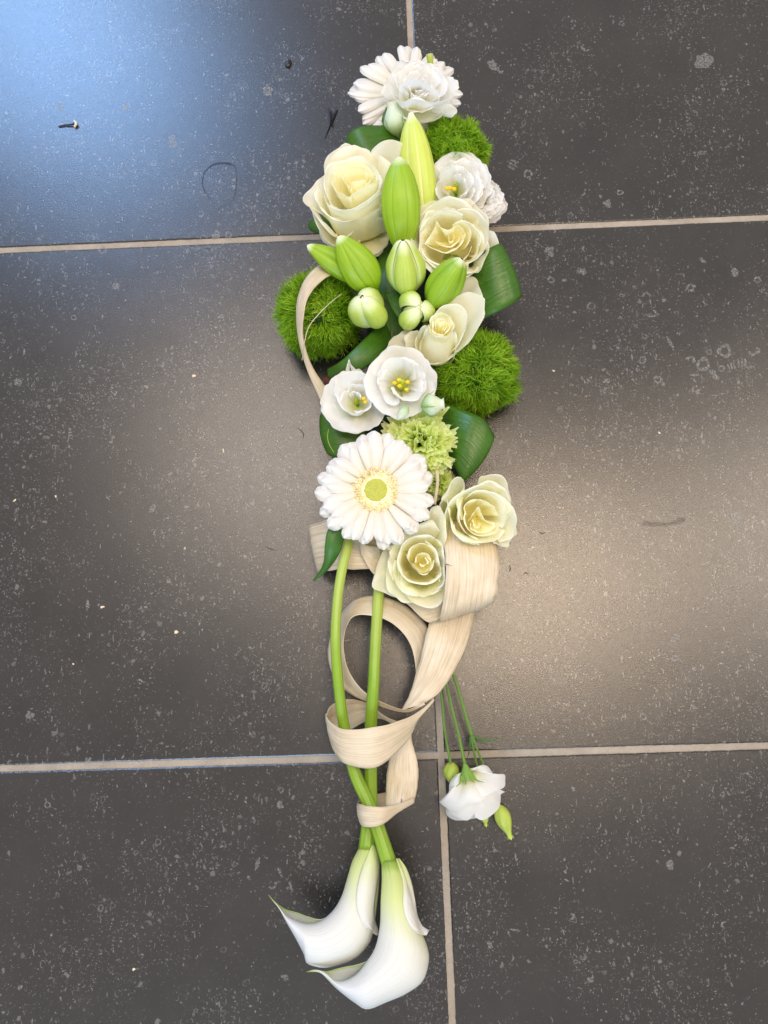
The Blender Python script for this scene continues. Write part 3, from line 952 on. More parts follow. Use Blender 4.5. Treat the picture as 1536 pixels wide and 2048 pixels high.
# ------------------------------------------------------------------ calla lilies
def spathe(root, Lr, Rr, z_of, depth_of, back_left=None, flap=None, name="spathe", tipstart=0.9):
    nu, nv = 70, 25
    L = spline(np.array(Lr, float), nu)
    R = spline(np.array(Rr, float), nu)
    s = np.linspace(0, 1, nu)
    a = np.linspace(-PI / 2, PI / 2, nv)
    P = np.zeros((nu, nv, 3))
    Q = np.zeros((nu, nv, 3))
    BL = spline(np.array(back_left, float), nu) if back_left else L
    for i in range(nu):
        zz, dp = z_of(s[i]), depth_of(s[i])
        for j in range(nv):
            w = (math.sin(a[j]) + 1) / 2
            q = L[i] * (1 - w) + R[i] * w
            P[i, j] = W(q[0], q[1], zz + dp * math.cos(a[j]))
            q = BL[i] * (1 - w) + R[i] * w
            Q[i, j] = W(q[0], q[1], zz - dp * 0.55 * (1 - (2 * w - 1) ** 2) - 0.02)
    grid(name, P, M['calla'], root, solid=0.0006)
    grid("spathe_back", Q, M['calla'], root, solid=0.0006)
    if flap:
        n2, m2 = 46, 13
        A = spline(np.array(flap[0], float), n2)
        B = spline(np.array(flap[1], float), n2)
        P = np.zeros((n2, m2, 3))
        for i in range(n2):
            for j in range(m2):
                w = j / (m2 - 1)
                q = A[i] * (1 - w) + B[i] * w
                D = R - L
                tt = np.clip(((q - L) * D).sum(1) / np.maximum((D * D).sum(1), 1e-6), 0, 1)
                ds = np.linalg.norm(L + D * tt[:, None] - q, axis=1)
                k = int(np.argmin(ds[:60]))
                zc = z_of(s[k]) + depth_of(s[k]) * math.cos(math.asin(max(-1, min(1, 2 * tt[k] - 1)))) - 0.012 * ds[k]
                f = i / (n2 - 1)
                P[i, j] = W(q[0], q[1], zc + 0.10 + 0.22 * math.sin(PI * w) * min(1, f * 5) + 0.35 * max(0, f - 0.85) / 0.15 * (1 - w))
        for _ in range(2):
            P[1:-1] = (P[:-2] + 2 * P[1:-1] + P[2:]) / 4
        uvs = np.stack(np.meshgrid(np.linspace(0.14, 0.68, n2), np.linspace(0.15, 1, m2), indexing='ij'), -1).reshape(-1, 2)
        build("overlap", P.reshape(-1, 3), grid_faces(n2, m2), M['calla'], root, uv=uvs, solid=0.0005)


STEM1 = [(700, 1040, 6.4), (697, 1085, 7.2), (684, 1140, 8.0), (675, 1200, 8.4), (671, 1280, 8.6), (677, 1370, 7.9), (688, 1450, 6.7), (708, 1540, 6.0), (734, 1600, 6.3), (757, 1660, 6.8), (782, 1738, 7.0)]
STEM2 = [(768, 1120, 4.6), (758, 1180, 5.4), (752, 1270, 6.6), (747, 1370, 7.2), (742, 1450, 6.2), (741, 1530, 5.2), (741, 1600, 4.9), (738, 1650, 5.2), (733, 1700, 5.8)]
t = thing("calla_lily", "white calla lily with its stem on the left crossing over, its flower lowest", "calla lily", W(720, 1500, 1), "white calla lilies")
tube("stem", WL(STEM1), [0.0050, 0.0050, 0.0051, 0.0053, 0.0057, 0.0065, 0.0077], M['stem'], t, n=54, m=90, ribs=0.018)
spathe(t,
       [(763, 1722), (764, 1760), (762, 1800), (760, 1854), (750, 1897), (730, 1928), (711, 1950), (687, 1962), (668, 1960), (654, 1948), (643, 1942), (628, 1940), (613, 1944)],
       [(797, 1720), (810, 1752), (826, 1806), (841, 1858), (855, 1897), (857, 1924), (845, 1962), (812, 1987), (773, 2004), (735, 2018), (711, 2006), (676, 1979), (655, 1958), (643, 1946), (628, 1943), (613, 1944)],
       lambda s: 7.0 + 0.6 * math.sin(PI * s) + 0.3 * s, lambda s: np.interp(s, [0, 0.15, 0.45, 0.7, 0.88, 0.97, 1], [0.8, 1.3, 2.4, 2.2, 0.9, 0.1, 0.03]),
       back_left=[(763, 1722), (764, 1760), (764, 1800), (768, 1850), (758, 1890), (740, 1918), (716, 1929), (690, 1934), (670, 1939), (655, 1943), (643, 1942), (628, 1941), (613, 1944)],
       flap=([(792, 1717), (803, 1752), (807, 1776), (806, 1805), (811, 1834), (824, 1857), (840, 1869), (853, 1871)],
             [(799, 1717), (813, 1737), (823, 1766), (830, 1800), (835, 1830), (844, 1851), (852, 1857), (858, 1861)],
             lambda s: np.interp(s, [0, 0.3, 0.7, 1], [7.7, 8.4, 9.3, 9.2]), 0.4, 1))
t = thing("calla_lily", "white calla lily on the straight stem, its flower left of the other calla", "calla lily", W(745, 1450, 1), "white calla lilies")
tube("stem", WL(STEM2), [0.0056, 0.0056, 0.0057, 0.0059, 0.0063, 0.0070, 0.0083], M['stem'], t, n=54, m=80, ribs=0.018)
spathe(t,
       [(721, 1680), (716, 1700), (705, 1722), (695, 1756), (684, 1791), (668, 1819), (643, 1841), (617, 1847), (592, 1841), (572, 1830), (560, 1816), (548, 1803), (537, 1790)],
       [(748, 1680), (757, 1710), (758, 1760), (751, 1830), (744, 1873), (734, 1893), (711, 1916), (676, 1930), (648, 1935), (629, 1932), (613, 1925), (608, 1908), (592, 1877), (572, 1842), (560, 1819), (548, 1804), (537, 1790)],
       lambda s: 5.4 + 0.6 * math.sin(PI * s) + 0.2 * s, lambda s: np.interp(s, [0, 0.15, 0.45, 0.7, 0.88, 0.97, 1], [0.8, 1.2, 2.1, 1.9, 0.8, 0.1, 0.03]),
       back_left=[(721, 1680), (716, 1700), (706, 1722), (698, 1756), (690, 1791), (674, 1816), (645, 1838), (618, 1834), (596, 1826), (574, 1820), (561, 1813), (548, 1802), (537, 1790)],
       flap=([(744, 1690), (733, 1715), (722, 1742), (714, 1775), (712, 1805), (719, 1834), (734, 1857), (754, 1871)],
             [(748, 1690), (757, 1712), (759, 1740), (754, 1776), (749, 1811), (750, 1840), (756, 1858), (759, 1869)],
             lambda s: np.interp(s, [0, 0.3, 0.7, 1], [6.4, 7.3, 8.2, 7.6]), 0.3, 1))


# ------------------------------------------------------------------ gerberas
def gerbera(label, c, zc, rings, seed, disc=True, ell=1.0, spin=0.0, droop=0.6):
    r = np.random.default_rng(seed)
    root = thing("gerbera", label, "gerbera", W(c[0], c[1], 4.3), "white gerberas")
    C = W(c[0], c[1], zc)
    k = 0
    for (n, Lpx, r0, z, wid) in rings:
        for i in range(n):
            th = 2 * PI * (i + r.uniform(-0.22, 0.22)) / n + spin + k * 0.13
            ln = Lpx * r.uniform(0.90, 1.04)
            wd = wid * r.uniform(0.88, 1.1)
            nu, nv = 16, 13
            s = np.linspace(0, 1, nu)
            tipr = np.sqrt(np.clip(1 - np.clip((s - 0.80) / 0.20, 0, 1) ** 2, 0, 1))
            prof = wd * (0.40 + 0.60 * np.clip(s / 0.65, 0, 1) ** 0.8) * (0.12 + 0.88 * tipr)
            bend = r.normal(0, 0.07)
            zt = r.normal(0, 0.18)
            P = np.zeros((nu, nv, 3))
            for a_ in range(nu):
                rr = r0 + (ln - r0) * s[a_]
                t2 = th + bend * s[a_] ** 2
                dx, dy = math.cos(t2), math.sin(t2)
                for b_ in range(nv):
                    w = -1 + 2 * b_ / (nv - 1)
                    off = w * prof[a_] / 2
                    notch = -1.2 * abs(math.cos(w * PI * 1.5)) * (s[a_] ** 10) * 0.6
                    x = c[0] + (rr + notch) * dx - off * dy
                    y = c[1] - ((rr + notch) * dy + off * dx) * ell
                    zz = z + 0.75 * math.sin(PI * min(1, s[a_] * 1.1) * 0.55) - droop * s[a_] ** 3 + zt * s[a_] \
                        + 0.40 * (1 - w * w) * (0.3 + 0.7 * s[a_]) - 0.022 * math.cos(w * PI * 3) * s[a_]
                    P[a_, b_] = W(x, y, zz)
            grid("petal", P, M['gerb'], root)
        k += 1
    # disc
    px = np.linalg.norm(W(c[0] + 1, c[1], zc) - C)
    if disc:
        nu, nv = 14, 40
        s = np.linspace(0, 1, nu)[:, None]
        ph = np.linspace(0, 2 * PI, nv, endpoint=False)[None]
        rr = s * 25 * px * (1 + 0 * ph)
        P = C + np.stack([rr * np.cos(ph), rr * np.sin(ph), 0.0062 - 0.004 * (s ** 2) + 0 * ph], -1)
        P[..., 2] += r.normal(0, 0.00015, P.shape[:2])
        build("disc", P.reshape(-1, 3), grid_faces(nu, nv, True), M['disc'], root)
        ph = np.linspace(0, 2 * PI, 48, endpoint=False)[None]
        s = np.linspace(0, 1, 7)[:, None]
        rr = (22 + 22 * s) * px * (1 + 0.02 * np.sin(ph * 17))
        P = C + np.stack([rr * np.cos(ph), rr * np.sin(ph), 0.0028 - 0.0012 * s ** 2 + 0 * ph], -1)
        build("collar", P.reshape(-1, 3), grid_faces(7, 48, True), M['stamen'], root)
        # disc florets, too fine to pick apart
        V, F = [], []
        for i in range(420):
            q = 23.5 * math.sqrt((i + 0.5) / 420) * px
            a0 = i * 2.39996
            z = 0.0062 - 0.004 * (q / (25 * px)) ** 2
            cpt = C + np.array([q * math.cos(a0), q * math.sin(a0), z])
            h = 0.0007
            b0 = len(V)
            for m_ in range(4):
                aa = m_ * PI / 2 + a0
                V.append(cpt + np.array([math.cos(aa) * 0.00055, math.sin(aa) * 0.00055, -0.0003]))
            V.append(cpt + np.array([0, 0, h]))
            F += [[b0 + m_, b0 + (m_ + 1) % 4, b0 + 4] for m_ in range(4)]
        o = build("disc_florets", V, F, M['disc'], root, smooth=False)
        o['kind'] = 'stuff'

        def spikes(n, ra, rb, lo, hi, wdt, mat, nm, sd):
            r2 = np.random.default_rng(sd)
            V, F = [], []
            for i in range(n):
                q = r2.uniform(ra, rb) * px
                a0 = r2.uniform(0, 2 * PI)
                out = np.array([math.cos(a0), math.sin(a0), 0])
                p0 = C + out * q + np.array([0, 0, 0.000])
                lean = r2.uniform(0.1, 0.75)
                ln = r2.uniform(lo, hi)
                d = nrm(out * lean + np.array([r2.normal(0, 0.25), r2.normal(0, 0.25), 1.0]))
                p1 = p0 + d * ln
                sd_ = nrm(np.cross(d, np.array([r2.normal(), r2.normal(), r2.normal()])))
                sd2 = np.cross(d, sd_)
                b0 = len(V)
                for p_, w_ in ((p0, wdt * 0.7), (p1, wdt)):
                    for m_ in range(4):
                        V.append(p_ + w_ * (sd_ * math.cos(m_ * PI / 2) + sd2 * math.sin(m_ * PI / 2)))
                V.append(p1 + d * wdt * 1.2)
                F += [[b0 + m_, b0 + (m_ + 1) % 4, b0 + 4 + (m_ + 1) % 4, b0 + 4 + m_] for m_ in range(4)]
                F += [[b0 + 4 + m_, b0 + 4 + (m_ + 1) % 4, b0 + 8] for m_ in range(4)]
            o = build(nm, V, F, mat, root, smooth=False)
            o['kind'] = 'stuff'
        spikes(560, 23, 41, 0.004, 0.0078, 0.0005, M['stamen'], "ring_florets", seed + 1)
        spikes(80, 27, 39, 0.0065, 0.0085, 0.0004, M['anther'], "anthers", seed + 2)
    # receptacle and stem
    nu, nv = 8, 20
    s = np.linspace(0, 1, nu)[:, None]
    ph = np.linspace(0, 2 * PI, nv, endpoint=False)[None]
    rr = np.interp(s, [0, 0.5, 1], [0.0232, 0.016, 0.004]) * (1 + 0 * ph)
    P = C + np.stack([rr * np.cos(ph), rr * np.sin(ph), 0.0005 - 0.013 * s ** 1.3 + 0 * ph], -1)
    build("receptacle", P.reshape(-1, 3), grid_faces(nu, nv, True), M['calyx'], root)
    tube("stem", [C - np.array([0, 0, 0.011]), np.array([C[0], C[1], 0.034])], 0.003, M['stem_pale'], root, n=10, m=6)
    return root


gerbera("open white gerbera with green centre facing up in the middle of the spray", (752, 981), 10.2,
        [(20, 119, 30, 9.6, 31), (19, 116, 32, 9.95, 29), (21, 108, 34, 10.25, 24)], 21, spin=0.1)
gerbera("white gerbera at the very top, half hidden behind the ruffled white lisianthus", (812, 188), 6.2,
        [(23, 110, 24, 5.6, 24), (20, 113, 24, 6.1, 22)], 22, disc=False, ell=0.86, spin=0.25, droop=0.4)
o = tube("cut_stem", WL([(861, 128, 8.0), (860, 118, 8.4), (859, 109, 8.6)]), [0.0036, 0.0036, 0.0042], M['bud_pale'], None, n=10, m=6)
tag(o, "short pale green stalk end lying on the top gerbera's petals", "stalk")


# ------------------------------------------------------------------ lily buds
def lily_bud(label, base, tip, rpx, mat='bud', off=0.30, rl=0.72, roll=0.0, prof=None, tiplen=1.0, openness=0.0, pale_tip=True, knob=False, iw=0.0):
    B, Tp = W(*base), W(*tip)
    ax = nrm(Tp - B)
    L = np.linalg.norm(Tp - B)
    zc = (base[2] + tip[2]) / 2
    Rr = rpx * np.linalg.norm(W(base[0] + 1, base[1], zc) - W(base[0], base[1], zc))
    up = np.array([0, 0, 1.0])
    if abs(ax[2]) > 0.8:
        up = np.array([0, 1.0, 0])
    e1 = nrm(up - ax * (up @ ax))
    e2 = np.cross(ax, e1)
    root = thing("lily_bud", label, "lily bud", tuple(B), "green lily buds")
    nu, nv = 30, 35
    s = np.linspace(0, 1, nu)
    pf = prof or [(0, 0.20), (0.06, 0.42), (0.18, 0.70), (0.35, 0.93), (0.52, 1.0), (0.68, 0.94), (0.82, 0.74), (0.92, 0.50), (0.975, 0.28), (1.0, 0.05)]
    # smooth profile
    pp = spline_at(np.array(pf), 120)
    rad = np.interp(s, pp[:, 0], pp[:, 1]) * Rr
    pal = np.linspace(-1.75, 1.75, nv)
    for k in range(3):
        ph = roll + k * 2 * PI / 3
        d = e1 * math.cos(ph) + e2 * math.sin(ph)
        e = -e1 * math.sin(ph) + e2 * math.cos(ph)
        P = np.zeros((nu, nv, 3))
        for i in range(nu):
            rr = rad[i]
            lob = off + openness * s[i]
            # centre rib: a slight keel with two shallow furrows
            keel = 0.018 * np.exp(-(pal / 0.10) ** 2) - 0.018 * np.exp(-((np.abs(pal) - 0.24) / 0.09) ** 2)
            x = (lob + (rl + keel) * np.cos(pal)) * rr
            y = (rl + keel) * np.sin(pal) * rr * (0.98)
            P[i] = B + ax * L * s[i] + d * x[:, None] + e * y[:, None]
        grid("tepal", P, M[mat], root)
    for k in range(3):
        ph = roll + (k + 0.5) * 2 * PI / 3
        d = e1 * math.cos(ph) + e2 * math.sin(ph)
        e = -e1 * math.sin(ph) + e2 * math.cos(ph)
        w = np.linspace(-1, 1, 15)
        P = np.zeros((nu, 15, 3))
        sg = 0.18
        lift = 0.03 if mat == 'bud_pale' else -0.05
        # inner tepal peeping out of the seam
        dep = off * 0.5 + math.sqrt(max(rl ** 2 - (off * 0.866) ** 2, 0.01))
        for i in range(nu):
            if iw:
                yy = w * iw
                edge_x = off * 0.5 + np.sqrt(rl ** 2 - (iw - off * 0.866) ** 2) - 0.012
                P[i] = B + ax * L * (s[i] * 0.992) + d * ((edge_x + 0.10 * (1 - w ** 2)) * rad[i])[:, None] + e * (yy * rad[i])[:, None]
                continue
            x = (dep + lift + 0.02 * (1 - w ** 2) - 0.05 * w ** 2) * rad[i]
            y = w * sg * rad[i]
            P[i] = B + ax * L * (s[i] * 0.985) + d * x[:, None] + e * y[:, None]
        grid("inner_tepal", P, M['ridge' if mat == 'bud_pale' else mat], root)
    if knob:
        q = 8
        P = []
        for i in range(q):
            f = i / (q - 1)
            rr = Rr * 0.20 * math.sqrt(max(0.0, 1 - f * f)) + 1e-5
            for j in range(12):
                a0 = j * PI / 6
                m_ = 1 + 0.2 * math.cos(3 * (a0 - roll))
                P.append(Tp - ax * L * 0.10 + ax * Rr * 0.20 * f + (e1 * math.cos(a0) + e2 * math.sin(a0)) * rr * m_)
        build("tip", P, grid_faces(q, 12, True), M['tipw'], root)
    tube("stalk", [B + ax * 0.004, B - ax * 0.006, np.array([B[0], B[1], max(0.04, B[2] - 0.03)]) - ax * 0.01], [Rr * 0.22, 0.003, 0.003], M['stem_pale'], root, n=8, m=10)
    return root


LONG = [(0, 0.3), (0.08, 0.60), (0.2, 0.86), (0.36, 1.0), (0.52, 0.97), (0.68, 0.82), (0.82, 0.59), (0.92, 0.38), (0.98, 0.2), (1, 0.06)]
lily_bud("tall yellow-green lily bud standing behind the largest bud, tip on the top lisianthus", (848, 470, 6.5), (822, 226, 10.4), 37, 'bud_yel', prof=[(0, 0.3), (0.1, 0.6), (0.3, 0.92), (0.5, 1.0), (0.68, 0.88), (0.82, 0.66), (0.9, 0.46), (0.95, 0.26), (1, 0.12)], off=0.36, rl=0.70, roll=PI / 3 - 0.25, iw=0.34)
lily_bud("largest lily bud, upright green between the two big roses", (806, 505, 9.0), (798, 314, 13.0), 39, 'bud', prof=[(0, 0.3), (0.12, 0.62), (0.3, 0.90), (0.46, 1.0), (0.6, 0.97), (0.76, 0.80), (0.88, 0.56), (0.95, 0.36), (0.985, 0.2), (1, 0.08)], off=0.34, rl=0.72, roll=PI / 3 - 0.08, iw=0.42)
lily_bud("slim green lily bud pointing left below the top left rose", (725, 560, 8.5), (614, 491, 11.4), 26, 'bud', prof=LONG, off=0.36, rl=0.70, roll=1.0)
lily_bud("plump green lily bud slanting to the upper left beside the slim one", (748, 580, 8.8), (677, 472, 12.8), 38, 'bud', prof=LONG, off=0.36, rl=0.70, roll=0.75, iw=0.26)
lily_bud("pale green lobed lily bud standing below the largest bud", (815, 588, 8.2), (806, 480, 13.2), 39, 'bud_pale', prof=[(0, 0.3), (0.1, 0.66), (0.26, 0.95), (0.42, 1.0), (0.58, 0.92), (0.76, 0.68), (0.9, 0.46), (0.97, 0.28), (1, 0.1)], off=0.50, rl=0.60, roll=PI / 3, openness=0.06)
lily_bud("plump green lily bud slanting to the upper right over the second rose", (862, 612, 8.8), (924, 518, 12.8), 36, 'bud_mid', prof=[(0, 0.3), (0.1, 0.66), (0.26, 0.94), (0.42, 1.0), (0.58, 0.95), (0.76, 0.76), (0.89, 0.52), (0.96, 0.30), (1, 0.1)], off=0.38, rl=0.68, roll=0.3)
TIPON = [(0, 0.3), (0.15, 0.7), (0.35, 0.97), (0.55, 1.0), (0.75, 0.90), (0.88, 0.68), (0.95, 0.45), (1, 0.12)]
lily_bud("round three-lobed lily bud seen tip-on above the left lisianthus", (752, 645, 7.0), (724, 594, 11.6), 36, 'bud_pale', prof=TIPON, off=0.50, rl=0.66, roll=-0.25, knob=True)
lily_bud("small pale three-lobed lily bud seen tip-on beside the half-open rose", (820, 628, 7.4), (838, 614, 11.2), 34, 'bud_pale', prof=TIPON, off=0.62, rl=0.60, roll=0.15 + PI / 2 - 1.2, knob=True)

# ------------------------------------------------------------------ roses
rose("large open cream rose at the upper left beside the largest lily bud", (705, 368), (722, 470, 5.4), 92, 11.0, [
    (100, 120, 74, 10.6, 0.3),
    {'rim': [(655, 338, 9.8), (662, 318, 10.4), (684, 298, 10.7), (706, 292, 10.8), (734, 303, 10.6), (748, 326, 10.0)], 'opn': 0.4},
    {'rim': [(618, 402, 8.8), (632, 440, 9.0), (648, 474, 8.4), (668, 490, 7.8), (700, 496, 7.4), (720, 480, 7.6)], 'opn': 0.4, 'a': 0.7},
    {'rim': [(672, 468, 8.2), (690, 492, 8.0), (722, 506, 7.6), (752, 506, 7.2), (774, 486, 7.0), (778, 460, 7.6)], 'opn': 0.2, 'a': 0.8},
    {'rim': [(646, 420, 10.0), (664, 436, 10.3), (690, 442, 10.4), (722, 436, 10.3), (750, 420, 10.1), (772, 396, 9.7)], 'opn': 0.25, 'a': 0.6},
    {'rim': [(636, 372, 10.2), (632, 392, 10.4), (642, 416, 10.4), (662, 432, 10.2), (684, 438, 9.8)], 'opn': 0.35, 'a': 0.5},
    {'rim': [(742, 332, 9.5), (742, 306, 10.2), (760, 287, 10.6), (785, 281, 10.6), (806, 289, 10.3), (815, 312, 9.8), (800, 350, 9.0)], 'opn': 0.6},
    {'rim': [(660, 345, 9.4), (640, 360, 10.2), (622, 378, 10.4), (607, 396, 10.2), (612, 408, 9.8), (630, 420, 9.4), (650, 432, 9.0)], 'opn': 0.6},
    {'rim': [(648, 385, 10.2), (655, 405, 10.9), (675, 420, 11.0), (705, 421, 10.9), (735, 408, 10.7), (762, 385, 10.3), (775, 360, 9.8)], 'opn': 0.25, 'a': 0.5},
    {'rim': [(612, 402, 9.6), (630, 425, 9.9), (652, 452, 9.4), (672, 474, 8.6), (700, 470, 8.6), (712, 450, 9.2)], 'opn': 0.5, 'a': 0.6},
    {'rim': [(700, 432, 9.6), (730, 430, 9.6), (760, 420, 9.4), (778, 400, 9.0)], 'opn': 0.3, 'a': 0.6},
    {'rim': [(690, 455, 8.6), (705, 448, 8.9), (735, 442, 9.0), (765, 432, 8.8), (782, 440, 7.5), (776, 475, 6.8)], 'opn': 0.2, 'a': 0.8},
    {'rim': [(640, 462, 7.4), (646, 482, 7.2), (665, 492, 7.0), (690, 494, 6.6)], 'opn': 0.7, 'a': 0.5},
    {'rim': [(720, 500, 6.4), (740, 512, 6.6), (760, 508, 6.4), (772, 480, 6.2)], 'opn': 0.7, 'a': 0.5},
    (20, 120, 78, 10.2, 0.4)], seed=1, spin=20, inner=[
    (0, [(688, 352, 10.3), (694, 366, 10.6), (701, 380, 10.7), (704, 372, 10.6), (700, 358, 10.4)], 0.15, 0.0),
    (0, [(697, 360, 10.3), (703, 367, 10.7), (714, 364, 10.8), (725, 360, 10.8), (733, 366, 10.7), (742, 357, 10.6), (740, 345, 10.3)], 0.2, 0.05),
    (0, [(682, 352, 10.4), (690, 342, 10.7), (706, 337, 10.9), (722, 340, 10.8), (735, 350, 10.5)], 0.2, 0.05),
    (1, [(672, 345, 10.5), (665, 362, 10.9), (672, 380, 11.0), (688, 390, 11.0), (701, 394, 10.9), (705, 388, 10.6)], 0.25, 0.08),
    (1, [(696, 396, 10.6), (712, 385, 11.0), (730, 374, 11.0), (748, 366, 10.9), (752, 350, 10.5)], 0.25, 0.08),
    (1, [(666, 348, 10.6), (680, 333, 11.0), (702, 326, 11.1), (726, 330, 11.0), (744, 345, 10.8), (750, 358, 10.4)], 0.25, 0.08),
    (2, [(690, 322, 10.4), (668, 327, 10.9), (655, 340, 11.1), (651, 364, 11.2), (655, 390, 11.2), (664, 411, 11.0), (676, 420, 10.6)], 0.3, 0.15),
    (2, [(668, 334, 10.5), (695, 319, 11.0), (722, 317, 11.2), (743, 328, 11.2), (756, 346, 11.1), (761, 368, 10.8), (752, 385, 10.2)], 0.3, 0.15),
    (2, [(660, 404, 10.6), (678, 417, 11.0), (703, 418, 11.1), (731, 403, 11.0), (756, 383, 10.8), (763, 362, 10.3)], 0.35, 0.12)])
rose("large open cream rose at the right below the white lisianthus", (902, 478), (905, 500, 5.2), 92, 10.6, [
    (95, 130, 78, 10.3, 0.35), (130, 110, 66, 10.6, 0.25), (340, 110, 64, 10.4, 0.3), (210, 120, 64, 10.5, 0.25),
    {'rim': [(856, 530, 9.4), (878, 548, 9.4), (906, 556, 9.2), (936, 552, 9.0), (958, 534, 9.2)], 'opn': 0.35, 'a': 0.6},
    (170, 110, 78, 10.4, 0.3),
    (250, 120, 72, 10.2, 0.3),
    (20, 120, 72, 10.3, 0.3),
    (310, 110, 78, 9.7, 0.45),
    {'rim': [(960, 462, 8.0), (985, 464, 9.0), (997, 490, 9.2), (992, 518, 8.8), (975, 540, 8.2), (955, 538, 7.6)], 'opn': 0.7},
    {'rim': [(905, 545, 7.6), (925, 562, 7.6), (945, 560, 7.4), (962, 545, 7.2)], 'opn': 0.5},
    (140, 100, 84, 9.2, 0.6), (60, 100, 84, 9.3, 0.6)], seed=2, spin=80, inner=[
    (0, [(896, 470, 9.9), (900, 482, 10.2), (908, 476, 10.2), (906, 462, 10.0)], 0.12, 0.0),
    (0, [(898, 460, 9.9), (912, 452, 10.3), (923, 456, 10.4), (930, 470, 10.3), (922, 484, 9.9)], 0.2, 0.05),
    (0, [(868, 480, 10.1), (882, 490, 10.4), (900, 494, 10.5), (915, 484, 10.4), (920, 472, 10.1)], 0.2, 0.05),
    (1, [(850, 488, 10.2), (860, 472, 10.6), (870, 456, 10.8), (875, 444, 10.9), (884, 457, 10.8), (900, 462, 10.6), (912, 454, 10.2)], 0.25, 0.1),
    (1, [(850, 486, 10.3), (868, 497, 10.7), (890, 506, 10.8), (906, 500, 10.8), (922, 488, 10.6), (930, 474, 10.2)], 0.28, 0.08),
    (1, [(905, 450, 10.3), (922, 442, 10.7), (938, 455, 10.7), (940, 478, 10.6), (930, 496, 10.3)], 0.28, 0.1),
    (2, [(842, 490, 10.2), (842, 465, 10.7), (853, 445, 10.9), (876, 428, 11.0), (902, 422, 10.9), (926, 430, 10.6)], 0.3, 0.1),
    (2, [(922, 440, 10.3), (945, 450, 10.6), (959, 472, 10.7), (955, 500, 10.7), (942, 520, 10.5), (932, 532, 10.0)], 0.35, 0.15),
    (2, [(840, 492, 10.0), (852, 515, 10.4), (874, 528, 10.6), (905, 528, 10.6), (930, 512, 10.5), (942, 492, 10.1)], 0.38, 0.12)])
rose("half-open pale yellow rose with a tight heart above the right dianthus ball", (881, 652), (868, 712, 6.4), 66, 11.2, [
    {'rim': [(868, 632, 10.4), (884, 616, 10.9), (906, 609, 11.1), (925, 616, 11.0), (933, 636, 10.8), (929, 662, 10.4), (915, 690, 9.8), (902, 704, 9.0)], 'opn': 0.2, 'a': 0.35},
    {'rim': [(895, 606, 9.8), (915, 592, 10.4), (938, 584, 10.6), (966, 598, 10.6), (966, 625, 10.3), (955, 655, 9.9), (938, 682, 9.4), (912, 704, 8.6)], 'opn': 0.5, 'a': 0.3},
    {'rim': [(842, 700, 9.0), (846, 676, 9.8), (856, 655, 10.4), (870, 668, 10.8), (892, 672, 10.8), (908, 662, 10.6), (914, 680, 10.0), (908, 705, 9.2)], 'opn': 0.05, 'a': 0.75},
    {'rim': [(838, 716, 7.6), (832, 690, 8.6), (838, 666, 9.4), (850, 652, 9.8), (862, 660, 10.0)], 'opn': 0.15, 'a': 0.6},
    {'rim': [(820, 655, 7.8), (800, 666, 8.0), (778, 686, 7.9), (776, 704, 7.5), (800, 716, 7.2)], 'opn': 0.8},
    {'rim': [(815, 712, 7.4), (812, 690, 8.2), (820, 668, 8.6), (836, 660, 8.8)], 'opn': 0.5, 'a': 0.5},
    {'rim': [(840, 718, 7.6), (862, 728, 7.8), (890, 720, 8.0), (918, 700, 8.4), (942, 678, 8.8)], 'opn': 0.4, 'a': 0.6},
    {'rim': [(905, 568, 8.2), (925, 556, 8.5), (948, 556, 8.6), (962, 580, 8.8), (966, 606, 8.9)], 'opn': 0.6}], seed=3, spin=10, inner=[
    (0, [(877, 652, 10.8), (878, 645, 11.0), (886, 645, 11.0), (888, 653, 10.9), (882, 658, 10.8)], 0.1, 0.0),
    (0, [(872, 656, 10.9), (870, 644, 11.1), (878, 637, 11.2), (889, 639, 11.1), (894, 650, 11.0), (889, 660, 10.9)], 0.1, 0.0),
    (0, [(896, 640, 10.9), (899, 656, 11.1), (889, 667, 11.2), (874, 667, 11.1), (865, 656, 11.0), (866, 642, 10.9)], 0.1, 0.0),
    (1, [(862, 660, 10.9), (860, 644, 11.1), (868, 631, 11.2), (884, 627, 11.2), (899, 634, 11.1), (905, 650, 10.9)], 0.15, 0.02),
    (1, [(858, 650, 10.8), (862, 666, 11.1), (878, 674, 11.2), (896, 671, 11.1), (907, 656, 11.0), (905, 642, 10.8)], 0.18, 0.02)])
